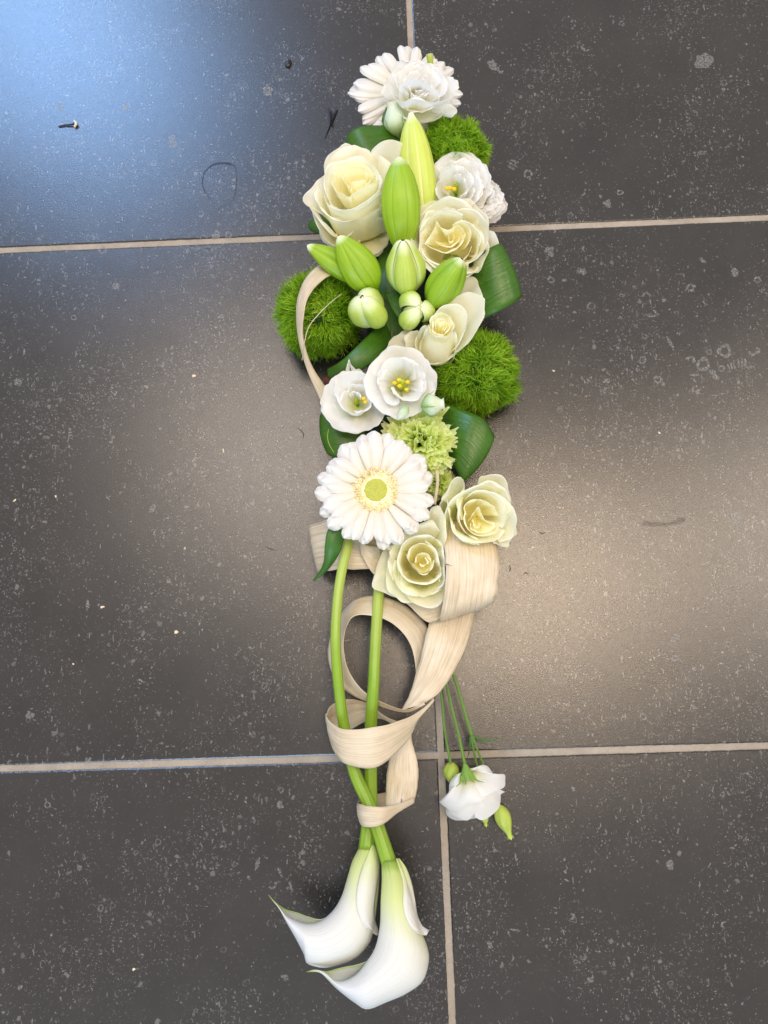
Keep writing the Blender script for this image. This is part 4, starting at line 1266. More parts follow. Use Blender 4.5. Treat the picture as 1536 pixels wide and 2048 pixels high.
rose("cream rose with greenish outer petals at the right end above the wide ribbon loop", (965, 1035), (935, 1030, 5.2), 74, 10.2, [
    {'rim': [(895, 1082, 8.6), (886, 1050, 9.4), (898, 1010, 10.0), (925, 985, 10.4), (965, 970, 10.2), (988, 978, 9.6)], 'opn': 0.3},
    {'rim': [(955, 985, 9.2), (960, 955, 9.4), (985, 950, 9.4), (1008, 960, 9.2), (1015, 990, 9.0), (1020, 1010, 8.6)], 'opn': 0.6},
    {'rim': [(896, 1000, 9.2), (900, 1036, 9.6), (910, 1066, 9.8), (932, 1084, 9.8), (960, 1088, 9.6)], 'opn': 0.35, 'a': 0.5},
    {'rim': [(958, 968, 9.6), (985, 964, 9.9), (1010, 985, 9.9), (1020, 1015, 9.8), (1012, 1040, 9.6)], 'opn': 0.4},
    {'rim': [(985, 985, 9.8), (1015, 1005, 10.0), (1031, 1035, 9.8), (1025, 1070, 9.4), (1000, 1085, 9.2)], 'opn': 0.5},
    {'rim': [(905, 1050, 9.6), (920, 1075, 10.0), (950, 1084, 10.2), (985, 1080, 10.2), (1008, 1060, 10.0)], 'opn': 0.35, 'a': 0.5},
    {'rim': [(1020, 1040, 8.6), (1035, 1064, 8.8), (1018, 1078, 8.8), (1014, 1094, 8.8), (985, 1084, 8.6)], 'opn': 0.7},
    {'rim': [(885, 1000, 8.4), (902, 968, 8.8), (918, 958, 8.9), (930, 968, 9.0), (922, 1000, 9.2), (925, 1040, 9.4)], 'opn': 0.5, 'lip': 0.004},
    {'rim': [(880, 1070, 7.4), (878, 1030, 8.0), (885, 1000, 8.4), (905, 985, 8.8)], 'opn': 0.2, 'a': 0.6}], seed=4, spin=200, greenish=True, squash=0.75, inner=[
    (0, [(944, 1040, 9.7), (948, 1052, 10.0), (957, 1056, 10.0), (962, 1046, 9.8)], 0.1, 0.0),
    (0, [(938, 1042, 9.8), (948, 1028, 10.2), (957, 1014, 10.4), (962, 1026, 10.2), (970, 1040, 10.1), (985, 1050, 9.9)], 0.15, 0.05),
    (0, [(940, 1048, 9.9), (950, 1061, 10.2), (970, 1065, 10.3), (986, 1056, 10.2), (988, 1046, 9.9)], 0.2, 0.05),
    (1, [(932, 1030, 10.0), (928, 1014, 10.3), (940, 1002, 10.5), (962, 1000, 10.5), (984, 1012, 10.4), (996, 1032, 10.1)], 0.25, 0.1),
    (1, [(930, 1022, 10.0), (928, 1042, 10.4), (940, 1062, 10.5), (964, 1072, 10.6), (990, 1064, 10.4), (998, 1046, 10.0)], 0.28, 0.08),
    (2, [(946, 984, 9.9), (928, 996, 10.3), (919, 1018, 10.5), (921, 1044, 10.5), (934, 1066, 10.4), (955, 1078, 10.1)], 0.3, 0.12),
    (2, [(930, 998, 10.0), (952, 982, 10.4), (980, 984, 10.5), (1004, 1004, 10.4), (1012, 1032, 10.2), (1004, 1056, 9.8)], 0.3, 0.2)])
rose("cream rose with curled outer petals below the front gerbera, touching the wide ribbon loop", (838, 1122), (838, 1130, 4.8), 76, 9.4, [
    {'rim': [(798, 1160, 8.6), (797, 1120, 9.2), (806, 1090, 9.5), (830, 1076, 9.6), (860, 1074, 9.4), (885, 1090, 9.2)], 'opn': 0.15},
    {'rim': [(860, 1078, 9.0), (882, 1085, 9.4), (888, 1130, 9.5), (884, 1168, 9.3), (860, 1182, 9.0)], 'opn': 0.15},
    {'rim': [(800, 1130, 9.2), (808, 1152, 9.6), (830, 1164, 9.7), (860, 1166, 9.6), (880, 1150, 9.4)], 'opn': 0.2, 'a': 0.5},
    {'rim': [(790, 1120, 8.8), (788, 1150, 9.2), (800, 1176, 9.3), (828, 1190, 9.2), (858, 1190, 9.0), (880, 1176, 8.8)], 'opn': 0.4, 'a': 0.5},
    {'rim': [(796, 1076, 8.8), (784, 1100, 9.2), (780, 1130, 9.2), (786, 1160, 8.9)], 'opn': 0.45},
    {'rim': [(778, 1100, 8.4), (792, 1084, 8.9), (820, 1062, 9.2), (860, 1048, 9.2), (880, 1062, 8.8)], 'opn': 0.5, 'lip': 0.0038},
    {'rim': [(800, 1150, 8.2), (805, 1180, 8.8), (830, 1208, 8.8), (862, 1214, 8.6), (884, 1196, 8.4), (892, 1160, 8.2)], 'opn': 0.55},
    {'rim': [(785, 1100, 7.4), (772, 1140, 8.0), (776, 1175, 8.0), (800, 1198, 8.0), (830, 1204, 7.8)], 'opn': 0.65},
    {'rim': [(775, 1088, 6.8), (760, 1115, 7.2), (750, 1150, 7.4), (746, 1176, 7.4), (768, 1180, 7.2), (800, 1200, 6.8)], 'opn': 0.8},
    {'rim': [(855, 1040, 8.4), (862, 1018, 8.9), (880, 1012, 9.0), (888, 1040, 9.2), (890, 1080, 9.2), (884, 1110, 8.8)], 'opn': 0.6}], seed=5, spin=120, greenish=True, inner=[
    (0, [(838, 1122, 8.9), (840, 1131, 9.2), (848, 1132, 9.2), (853, 1124, 9.1), (848, 1116, 8.9)], 0.1, 0.0),
    (0, [(830, 1126, 9.0), (834, 1112, 9.3), (846, 1106, 9.4), (858, 1112, 9.3), (860, 1126, 9.0)], 0.15, 0.02),
    (0, [(856, 1108, 9.0), (862, 1124, 9.3), (858, 1138, 9.4), (845, 1145, 9.4), (832, 1136, 9.2), (824, 1126, 8.9)], 0.2, 0.02),
    (1, [(812, 1108, 9.1), (822, 1128, 9.5), (836, 1142, 9.6), (850, 1147, 9.5), (864, 1136, 9.3), (868, 1120, 9.0)], 0.25, 0.05),
    (1, [(814, 1118, 9.0), (820, 1098, 9.4), (838, 1088, 9.5), (858, 1092, 9.5), (870, 1108, 9.3), (872, 1124, 9.0)], 0.25, 0.05),
    (2, [(816, 1082, 9.2), (802, 1098, 9.5), (797, 1126, 9.7), (804, 1150, 9.8), (824, 1163, 9.8), (852, 1167, 9.7), (874, 1158, 9.4)], 0.3, 0.08),
    (2, [(850, 1082, 9.2), (866, 1096, 9.5), (876, 1120, 9.7), (882, 1146, 9.7), (878, 1162, 9.4)], 0.3, 0.1)])


# ------------------------------------------------------------------ lisianthus
def lisianthus(label, c, base, zt, petals, seed=1, centre=True, anthers=((0, 0),), col='lisi', cz=None, ovr=10):
    b = W(*base)
    root = thing("lisianthus", label, "lisianthus", W(base[0], base[1], 4.3), "white lisianthus flowers")
    ax = nrm(W(c[0], c[1], zt) - b)
    for k, sp in enumerate(petals):
        if isinstance(sp, dict):
            petal(root, b, sp['rim'], M[col], axis=ax, a=sp.get('a', 0.35), b=sp.get('b', 0.35), opn=sp.get('opn', 0.5), lip=sp.get('lip', 0.0012), turn=90, nv=41, nu=14, frill=sp.get('frill', 0.0013), frill_k=12, seed=seed * 40 + k)
        else:
            th, span, rr, z, opn = sp[:5]
            petal(root, b, arc(c, th - span / 2, th + span / 2, rr, z, drop=0.7, wob=0.03, tip=0.0, seed=seed * 17 + k, shrink=0.16, n=15), M[col],
                  axis=ax, a=0.3, b=0.35, opn=opn, lip=0.0012, turn=90, nv=41, nu=14, frill=sp[5] if len(sp) > 5 else 0.0014, frill_k=12, seed=seed * 40 + k)
    if centre:
        Cc = W(c[0], c[1], cz if cz else zt - 2.6)
        rpx = np.linalg.norm(W(c[0] + 1, c[1], zt) - W(c[0], c[1], zt))
        # ovary with three ridges
        nu, nv = 10, 18
        P = []
        for i in range(nu):
            f = i / (nu - 1)
            rr = ovr * rpx * math.sin(PI * (0.15 + 0.85 * f)) ** 0.6 + 0.0002
            for j in range(nv):
                a0 = j * 2 * PI / nv
                P.append(Cc + np.array([math.cos(a0) * rr, math.sin(a0) * rr, -0.012 + 0.018 * f]) * (1, 1, 1))
        build("ovary", P, grid_faces(nu, nv, True), M['ovary'], root)
        for (dx, dy) in anthers:
            p = W(c[0] + dx, c[1] + dy, (cz if cz else zt - 2.6) + 1.0)
            rr = 4.2 * rpx
            P = []
            for i in range(7):
                th = PI * (0.02 + 0.96 * i / 6)
                for j in range(10):
                    a0 = j * 2 * PI / 10
                    P.append(p + rr * np.array([1.15 * math.sin(th) * math.cos(a0), 0.9 * math.sin(th) * math.sin(a0), math.cos(th)]))
            build("anther", P, grid_faces(7, 10, True), M['yellow'], root)
            tube("filament", [p, Cc + np.array([0, 0, -0.01])], 0.0006, M['ovary'], root, n=5, m=5)
    tube("stem", [b, W(base[0], base[1], min(3.2, base[2] - 1))], 0.0022, M['thin'], root, n=8, m=6)
    return root


lisianthus("ruffled double white lisianthus on top of the uppermost gerbera", (838, 172), (830, 205, 8.4), 11.0, [
    (90, 220, 6, 10.7, 0.05), (300, 180, 10, 10.8, 0.05), (90, 170, 14, 10.9, 0.1), (250, 160, 19, 11.0, 0.1), (0, 150, 24, 11.0, 0.15), (150, 140, 30, 11.1, 0.2),
    {'rim': [(800, 190, 10.2), (800, 172, 11.0), (825, 162, 11.5), (855, 168, 11.5), (880, 185, 11.2)], 'opn': 0.1, 'a': 0.5},
    (60, 130, 42, 11.0, 0.3), (130, 120, 48, 10.8, 0.35), (10, 120, 50, 10.7, 0.4),
    {'rim': [(785, 185, 10.2), (800, 205, 10.9), (830, 196, 11.2), (870, 205, 11.0), (900, 200, 10.6)], 'opn': 0.3, 'a': 0.6},
    {'rim': [(782, 150, 9.8), (790, 130, 10.6), (812, 120, 10.8), (835, 124, 10.8), (850, 132, 10.4)], 'opn': 0.5},
    {'rim': [(840, 132, 10.2), (862, 126, 10.5), (882, 138, 10.4), (890, 155, 10.2)], 'opn': 0.5},
    {'rim': [(880, 145, 9.6), (905, 155, 10.2), (916, 168, 10.2), (908, 190, 10.0), (895, 205, 9.6)], 'opn': 0.6},
    {'rim': [(890, 200, 9.0), (903, 208, 9.4), (910, 222, 9.2), (902, 234, 8.8), (892, 228, 8.4)], 'opn': 0.7},
    {'rim': [(764, 190, 9.0), (770, 168, 9.6), (782, 152, 9.8), (792, 150, 9.9)], 'opn': 0.5},
    {'rim': [(772, 200, 9.0), (800, 228, 9.2), (835, 243, 9.0), (870, 240, 9.0), (892, 222, 9.0), (905, 205, 9.0)], 'opn': 0.3, 'a': 0.8},
    (270, 130, 52, 10.2, 0.35)], seed=1, centre=False)
lisianthus("white lisianthus with a folded centre behind the second large rose", (912, 372), (912, 392, 6.6), 9.0, [
    (100, 130, 66, 8.8, 0.6, 0.0018), (55, 120, 68, 8.6, 0.6, 0.0018), (15, 120, 68, 8.3, 0.6, 0.0018), (150, 110, 60, 8.7, 0.55), (330, 110, 68, 7.9, 0.6, 0.0018), (240, 130, 52, 8.2, 0.5),
    (75, 130, 54, 9.2, 0.45, 0.0018), (20, 120, 54, 9.1, 0.45, 0.0018), (335, 120, 50, 9.2, 0.35, 0.0016), (200, 110, 40, 9.2, 0.3), (300, 120, 40, 9.4, 0.3, 0.0015), (110, 110, 40, 9.4, 0.3, 0.0015),
    (40, 120, 34, 9.5, 0.25, 0.0015), (270, 130, 24, 9.6, 0.15), (350, 110, 22, 9.6, 0.15), (60, 100, 22, 9.5, 0.1)], seed=2, anthers=((-12, 4), (-4, 6), (-18, 5)), cz=7.9, ovr=5)
lisianthus("ruffled white lisianthus at the right edge, facing the floor behind the second large rose", (958, 398), (948, 395, 5.0), 7.4, [
    (10, 130, 46, 7.0, 0.8, 0.0024), (340, 120, 50, 6.8, 0.8, 0.0024), (310, 110, 56, 6.2, 0.8, 0.0024), (45, 120, 42, 7.4, 0.6, 0.0022), (0, 120, 38, 7.8, 0.5, 0.0022), (320, 110, 44, 7.6, 0.6, 0.0022),
    (30, 120, 28, 8.2, 0.4, 0.002), (335, 120, 30, 8.2, 0.4, 0.002), (300, 110, 36, 7.8, 0.5, 0.002)], seed=3, centre=False)
lisianthus("open white lisianthus with yellow anthers in the middle of the spray", (803, 766), (800, 770, 7.2), 10.2, [
    (95, 150, 70, 10.0, 0.75, 0.0009), (20, 130, 70, 9.9, 0.75, 0.0009), (310, 130, 68, 9.8, 0.7, 0.0009), (240, 130, 70, 9.8, 0.7, 0.0009), (170, 130, 72, 9.9, 0.75, 0.0009),
    (120, 150, 50, 10.5, 0.5, 0.001), (30, 120, 48, 10.6, 0.45, 0.001), (330, 100, 42, 10.6, 0.35), (200, 130, 46, 10.5, 0.4, 0.001),
    {'rim': [(782, 775, 10.2), (792, 790, 11.0), (806, 800, 11.2), (828, 800, 11.1), (845, 785, 10.8), (852, 760, 10.4)], 'opn': 0.4, 'a': 0.4, 'frill': 0.0006},
    {'rim': [(790, 722, 9.8), (805, 716, 10.6), (822, 722, 10.9), (828, 745, 10.8), (832, 758, 10.4)], 'opn': 0.2, 'a': 0.3, 'frill': 0.0006}],
    seed=4, anthers=((-5, -6), (-4, 6), (10, 13), (12, -2), (-14, 0)), cz=8.7)
lisianthus("white lisianthus cup with one yellow anther left of the open one", (712, 800), (716, 812, 6.6), 9.2, [
    (110, 120, 60, 8.8, 0.6, 0.0009), (170, 120, 66, 8.7, 0.6, 0.0009), (230, 130, 68, 8.6, 0.6, 0.0009), (290, 120, 66, 8.6, 0.6, 0.0009), (30, 110, 50, 8.8, 0.5, 0.0009),
    {'rim': [(668, 790, 9.0), (672, 765, 9.6), (690, 748, 9.6), (715, 742, 9.5), (738, 756, 9.2)], 'opn': 0.4, 'frill': 0.0007},
    (200, 150, 30, 8.9, 0.2, 0.0006), (60, 140, 30, 8.9, 0.2, 0.0006), (320, 120, 26, 8.6, 0.2, 0.0006), {'rim': [(700, 792, 8.2), (704, 784, 8.8), (716, 786, 8.9), (722, 796, 8.6)], 'opn': 0.1, 'frill': 0.0002},
    {'rim': [(672, 790, 9.0), (685, 815, 9.4), (705, 824, 9.6), (735, 818, 9.6), (745, 800, 9.2)], 'opn': 0.3, 'a': 0.5, 'frill': 0.0007},
    {'rim': [(692, 745, 8.6), (695, 728, 8.8), (699, 721, 8.8), (705, 735, 8.8), (725, 742, 8.6)], 'opn': 0.5, 'frill': 0.0003}],
    seed=5, anthers=((16, -3), (19, 4)), cz=7.7, ovr=4)


def closed_bud(label, base, tip, rpx, mat='mint', name="lisianthus_bud", cat="flower bud", swirl=2.2, sep=True, stem=None, lobes=5, tipfrac=0.3, group=None):
    B, Tp = W(*base), W(*tip)
    ax = nrm(Tp - B)
    L = np.linalg.norm(Tp - B)
    Rr = rpx * np.linalg.norm(W(base[0] + 1, base[1], base[2]) - B)
    up = np.array([0, 0, 1.0])
    if abs(ax[2]) > 0.85:
        up = np.array([0, 1.0, 0])
    e1 = nrm(up - ax * (up @ ax))
    e2 = np.cross(ax, e1)
    root = thing(name, label, cat, tuple(B), group)
    nu, nv = 22, 8
    s = np.linspace(0, 1, nu)
    pp = spline_at(np.array([(0, 0.3), (0.12, 0.72), (0.3, 1.0), (0.5, 0.98), (0.7, 0.74), (0.88, 0.46), (1.0, tipfrac)]), 80)
    rad = np.interp(s, pp[:, 0], pp[:, 1]) * Rr
    for k in range(lobes):
        P = np.zeros((nu, nv, 3))
        for i in range(nu):
            a0 = 2 * PI * k / lobes + swirl * s[i]
            aa = a0 + np.linspace(0, 2 * PI / lobes * 1.35, nv)
            rr = rad[i] * (1.0 - 0.10 * np.linspace(0, 1, nv) + 0.05)
            zig = 0.02 * L * math.sin(k * 2.3) * (s[i] ** 6)
            P[i] = B + ax * (L * s[i] + zig) + (e1 * np.cos(aa)[:, None] + e2 * np.sin(aa)[:, None]) * rr[:, None]
        grid("petal", P, M[mat], root)
    if sep:
        for k in range(5):
            a0 = 2 * PI * k / 5 + 0.4
            d = e1 * math.cos(a0) + e2 * math.sin(a0)
            tube("sepal", [B - ax * 0.001, B + ax * L * 0.2 + d * Rr * 1.02, B + ax * L * 0.5 + d * Rr * 1.25, B + ax * L * 0.62 + d * Rr * 1.5], [0.0012, 0.0007, 0.0002], M['calyx'], root, n=5, m=10)
    if stem is not None:
        tube("stem", WL(stem), 0.0011, M['thin'], root, n=8, m=20)
    return root


closed_bud("pale mint closed lisianthus bud under the top lisianthus", (797, 272, 7.2), (784, 205, 9.0), 23, tipfrac=0.55, swirl=1.0, group="closed lisianthus buds")
closed_bud("pale mint closed lisianthus bud lying on the green carnation below the open lisianthus", (845, 812, 11.0), (888, 808, 11.2), 21, tipfrac=0.6, swirl=1.2, group="closed lisianthus buds")
closed_bud("tiny green lisianthus bud at the lower edge of the open lisianthus", (815, 812, 11.0), (797, 838, 10.6), 10, mat='mint', tipfrac=0.15, sep=False, group="closed lisianthus buds")

# ------------------------------------------------------------------ green carnation
def carnation(label, c, base, R, zt, seed, N=46, ell=1.0):
    b = W(*base)
    r = np.random.default_rng(seed)
    root = thing("carnation", label, "carnation", W(base[0], base[1], 4.3), "green carnations")
    ax = nrm(W(c[0], c[1], zt) - b)
    for k in range(N):
        f = ((k + 0.5) / N) ** 0.5
        th = k * 137.5
        # each petal's rim is a short ruffled fold at its own place in the head
        cc = (c[0] + R * f * 0.92 * math.cos(math.radians(th)), c[1] - R * f * 0.92 * ell * math.sin(math.radians(th)))
        z = zt + 0.3 - 1.7 * f ** 2.4 + r.uniform(-0.2, 0.2)
        turn_ = th + 90 + r.uniform(-50, 50)
        hl = R * r.uniform(0.26, 0.42)
        cx_, sx_ = math.cos(math.radians(turn_)), math.sin(math.radians(turn_))
        rim = [(cc[0] + hl * w_ * cx_ + q_ * sx_, cc[1] - hl * w_ * sx_ + q_ * cx_, z - 0.3 * w_ * w_) for w_, q_ in zip(np.linspace(-1, 1, 9), r.normal(0, 0.055 * R, 9))]
        C = spline(WL(rim), 61)
        # pinked, saw-toothed edge
        saw = (np.arange(61) % 4 - 1.5) * 0.00028
        d = C - b
        out = nrm(d - (d @ ax)[:, None] * ax)
        fr = smooth_noise(61, 10, seed * 70 + k) * 0.0034
        fz = smooth_noise(61, 11, seed * 71 + k) * 0.0012
        nu = 9
        P = np.zeros((nu, 61, 3))
        for i in range(nu):
            u = i / (nu - 1)
            p = b * (1 - u) + C * u
            bulge = math.sin(PI * u) * 0.0015
            wgt = u ** 2.2
            roll_ = max(0.0, (u - 0.7) / 0.3) ** 1.5
            sgn = np.sign(smooth_noise(61, 5, seed * 75 + k))[:, None] * 0 + (1 if k % 3 else -1)
            P[i] = p + out * (bulge + wgt * fr[:, None] + roll_ * 0.0042 * sgn) - ax * roll_ * 0.0008 + ax * (wgt * fz[:, None] + (saw[:, None] if i == nu - 1 else 0))
        grid("petal", P, M['carn'], root)
    tube("stem", [b, W(base[0], base[1], 3.2)], 0.0025, M['stem_pale'], root, n=8, m=6)
    return root


carnation("lime green ruffled carnation between the open lisianthus and the front gerbera", (840, 884), (840, 888, 6.4), 72, 9.3, 5, N=88)
carnation("lime green carnation edge peeping out between the front gerbera and the right-hand rose", (880, 968), (874, 965, 5.2), 32, 6.8, 6, N=34)

o = rails("wood_strip", [(870, 940, 8.4), (872, 965, 8.4), (866, 1008, 7.8)], [(877, 940, 8.4), (878, 965, 8.4), (872, 1010, 7.8)], RB, None, nu=14, nv=5, camber=0.0003, solid=0.0008)
tag(o, "short narrow pale strip upright between the front gerbera and the right-hand rose", "wood strip")

# ------------------------------------------------------------------ spray of lisianthus at the lower right
t = thing("lisianthus_spray", "white lisianthus hanging head down on thin stems at the lower right over the grout cross", "lisianthus", W(930, 1500, 0))
tube("stem", WL([(862, 1240, 3.6), (872, 1320, 3.2), (884, 1400, 3.0), (889, 1460, 2.8), (902, 1530, 2.4)]), [0.0013, 0.0013, 0.0014], M['thin'], t, n=8, m=40)
tube("stem", WL([(864, 1240, 3.8), (885, 1330, 3.6), (902, 1410, 3.5), (917, 1470, 3.4), (931, 1535, 3.4)]), [0.0014, 0.0015, 0.0018], M['thin'], t, n=8, m=40)
tube("stem", WL([(872, 1240, 3.8), (898, 1320, 3.4), (922, 1400, 3.0), (934, 1440, 2.8), (943, 1470, 2.6)]), [0.0015, 0.0016, 0.0018], M['thin'], t, n=8, m=40)
tube("stem", WL([(942, 1468, 2.6), (947, 1500, 2.2), (955, 1535, 1.9), (966, 1600, 1.2), (970, 1632, 1.0)]), 0.0011, M['thin'], t, n=8, m=20)
tube("stem", WL([(944, 1468, 2.6), (955, 1500, 2.3), (967, 1530, 2.0), (990, 1590, 1.4), (1000, 1624, 1.1)]), 0.0011, M['thin'], t, n=8, m=20)
rails("leaf", [(944, 1466, 2.7), (958, 1475, 2.5), (975, 1480, 2.4), (990, 1477, 2.5), (1002, 1470, 2.8)],
      [(943, 1471, 2.7), (957, 1479, 2.6), (975, 1484, 2.4), (991, 1479, 2.5), (1002, 1470, 2.8)], M['lilyleaf'], t, nu=24, nv=5, solid=0.0003)
rails("leaf", [(939, 1474, 2.6), (938, 1492, 2.4), (937, 1506, 2.3), (934, 1516, 2.2)],
      [(943, 1474, 2.6), (942, 1490, 2.5), (939, 1506, 2.4), (934, 1516, 2.2)], M['lilyleaf'], t, nu=16, nv=5, solid=0.0003)


def hang(rim, bulge, seed, base=(932, 1538, 3.0), name="petal", nv=41, nu=18, frill=0.0007, zl=0.0):
    C = spline(WL(rim), nv)
    B = W(*base)
    P = np.zeros((nu, nv, 3))
    f = smooth_noise(nv, 8, seed) * frill
    for i in range(nu):
        u = i / (nu - 1)
        e = u ** 0.72
        p = B + (C - B) * e
        w = np.linspace(-1, 1, nv)[:, None]
        p = p + np.array([0, 0, 1.0]) * (bulge * math.sin(PI * min(1, u * 0.95)) ** 0.8 * (1 - 0.55 * w ** 2) + (u ** 3) * f[:, None])
        P[i] = p
    return grid(name, P, M['lisi'], t)


hang([(905, 1560, 2.2), (895, 1590, 1.6), (892, 1625, 1.0), (905, 1638, 0.8), (925, 1640, 0.9), (950, 1636, 1.0), (975, 1634, 0.9), (996, 1618, 1.0), (1001, 1590, 1.4), (990, 1575, 1.8)], 0.010, 3)
hang([(900, 1565, 2.6), (897, 1598, 2.0), (896, 1622, 1.8), (915, 1634, 2.2), (935, 1640, 2.2), (950, 1625, 2.6), (970, 1612, 2.6)], 0.010, 4)
hang([(950, 1560, 2.8), (975, 1565, 2.4), (992, 1582, 2.0), (1002, 1586, 1.8), (1011, 1583, 1.9), (1000, 1590, 1.8), (999, 1612, 1.6), (985, 1628, 1.6), (965, 1640, 1.8), (950, 1634, 2.2)], 0.010, 5)
hang([(912, 1548, 3.0), (899, 1566, 2.8), (897, 1598, 2.6), (888, 1602, 2.4), (878, 1602, 2.2), (888, 1612, 2.4), (905, 1621, 2.8), (922, 1619, 3.4), (938, 1608, 3.8), (960, 1602, 3.8), (975, 1596, 3.4)], 0.012, 6)
hang([(930, 1536, 3.4), (950, 1540, 3.6), (960, 1530, 3.4), (975, 1532, 3.2), (988, 1548, 3.0), (1008, 1548, 2.8), (1010, 1560, 2.6), (1008, 1574, 2.6), (990, 1582, 3.2), (970, 1592, 3.8), (945, 1600, 4.0)], 0.008, 7)
# calyx of the hanging flower
nu, nv = 10, 16
Bc, Ac = W(930, 1528, 3.4), nrm(W(938, 1570, 4.0) - W(930, 1528, 3.4))
e1 = nrm(np.array([0, 0, 1.0]) - Ac * Ac[2])
e2 = np.cross(Ac, e1)
P = []
for i in range(nu):
    u = i / (nu - 1)
    rr = np.interp(u, [0, 0.3, 0.75, 1], [0.0018, 0.0042, 0.0078, 0.0088])
    for j in range(nv):
        a0 = j * 2 * PI / nv
        P.append(Bc + Ac * 0.017 * u + (e1 * math.cos(a0) * 0.8 + e2 * math.sin(a0)) * rr)
build("calyx", P, grid_faces(nu, nv, True), M['calyx'], t)
for a0, ln in ((-1.0, 1.3), (-0.35, 0.9), (0.3, 0.9), (1.0, 1.1)):
    d = e1 * math.cos(a0) * 0.9 + e2 * math.sin(a0)
    tube("sepal", [Bc + Ac * 0.012 + d * 0.0072, Bc + Ac * 0.018 + d * 0.0098, Bc + Ac * 0.022 + d * (0.0112 + 0.005 * ln)], [0.0011, 0.0008, 0.0002], M['calyx'], t, n=5, m=8)


def spray_bud(base, tip, rpx, seed, frac=0.35):
    B, Tp = W(*base), W(*tip)
    ax = nrm(Tp - B)
    L = np.linalg.norm(Tp - B)
    Rr = rpx / 1750
    e1 = nrm(np.array([0, 0, 1.0]) - ax * ax[2])
    e2 = np.cross(ax, e1)
    s = np.linspace(0, 1, 20)
    pp = spline_at(np.array([(0, 0.25), (0.12, 0.7), (0.32, 1.0), (0.55, 0.9), (0.78, 0.5), (0.9, frac * 0.8), (1.0, frac)]), 80)
    rad = np.interp(s, pp[:, 0], pp[:, 1]) * Rr
    nv = 24
    P = np.zeros((20, nv, 3))
    for i in range(20):
        aa = np.linspace(0, 2 * PI, nv, endpoint=False) + s[i] * 0.8
        rr = rad[i] * (1 - 0.16 * np.exp(-(((aa - s[i] * 0.8) % (2 * PI / 5) - PI / 5) / 0.16) ** 2))
        jag = (np.cos(aa * 5) * 0.0012 if i == 19 else 0)
        P[i] = B + ax * L * s[i] + ax * (jag[:, None] if i == 19 else 0) + (e1 * np.cos(aa)[:, None] + e2 * np.sin(aa)[:, None]) * rr[:, None]
    uv = np.stack(np.meshgrid(s, np.linspace(0, 1, nv), indexing='ij'), -1).reshape(-1, 2)
    build("bud", P.reshape(-1, 3), grid_faces(20, nv, True), M['smallbud'], t, uv=uv)


spray_bud((902, 1524, 2.2), (903, 1572, 1.6), 15, 1, 0.2)
spray_bud((997, 1610, 1.3), (1021, 1676, 0.8), 15, 2, 0.42)
spray_bud((968, 1628, 1.0), (972, 1651, 0.7), 7, 3, 0.6)


# ------------------------------------------------------------------ litter on the tiles
def blob(name, c, sx, sy, sz, rot, mat, label, cat, group=None, seed=0, lump=0.25):
    C = W(c[0], c[1], 0)
    r = np.random.default_rng(seed)
    s = 1 / 1750.0
    nu, nv = 8, 12
    P = []
    ph0 = r.uniform(0, 6, 3)
    for i in range(nu):
        th = PI * (0.03 + 0.94 * i / (nu - 1))
        for j in range(nv):
            a0 = j * 2 * PI / nv
            m_ = 1 + lump * math.sin(2 * a0 + ph0[0]) * math.sin(th) + lump * 0.6 * math.sin(3 * a0 + ph0[1] + th * 2)
            x, y = sx * s * m_ * math.sin(th) * math.cos(a0), sy * s * m_ * math.sin(th) * math.sin(a0)
            cr, sr = math.cos(rot), math.sin(rot)
            P.append(C + np.array([x * cr - y * sr, x * sr + y * cr, sz * s * (1 + math.cos(th)) * 0.98 + 0.00002]))
    o = build(name, P, grid_faces(nu, nv, True), mat)
    return tag(o, label, cat, group)


def drop_mat():
    k = NT("water")
    k.b.inputs['Base Color'].default_value = (0.02, 0.025, 0.03, 1)
    k.b.inputs['Roughness'].default_value = 0.04
    k.b.inputs['Transmission Weight'].default_value = 0.6
    k.b.inputs['IOR'].default_value = 1.33
    return k.m


M['water'] = drop_mat()
blob("water_drop", (577, 129), 6, 11, 3.4, -0.25, M['darkbit'], "single dark water drop on the tile left of the top gerbera", "water drop", seed=3, lump=0.12)
t = thing("twig", "short dark twig with a pale broken end on the upper left tile", "twig", W(133, 250, 0))
tube("twig", WL([(117, 253, 0.1), (130, 250, 0.15), (143, 249, 0.2), (151, 246, 0.25)]), [0.0007, 0.0009, 0.0012], M['darkbit'], t, n=7, m=12)
tube("broken_end", WL([(148, 241, 0.35), (152, 247, 0.3), (149, 254, 0.2)]), [0.0007, 0.0016, 0.0011], M['crumb'], t, n=7, m=8)
t = thing("plant_scrap", "wet black scrap of plant left of the top leaf", "scrap", W(660, 245, 0))
tube("scrap", WL([(657, 217, 0.15), (660, 232, 0.2), (659, 250, 0.15), (655, 262, 0.1), (650, 276, 0.05)]), [0.0012, 0.0016, 0.0010, 0.0004], M['darkbit'], t, n=7, m=20)
tube("scrap", WL([(674, 219, 0.12), (668, 232, 0.15), (663, 243, 0.15)]), [0.0010, 0.0016, 0.0011], M['darkbit'], t, n=7, m=12)
for q in range(9):
    y_ = 220 + q * 3.4
    tube("barb", WL([(658 + q * 0.4, y_, 0.2), (664 + (q % 3), y_ + 2.5, 0.35), (670 - q * 0.6, y_ + 0.5, 0.15)]), [0.0006, 0.0004, 0.0002], M['darkbit'], t, n=5, m=6)
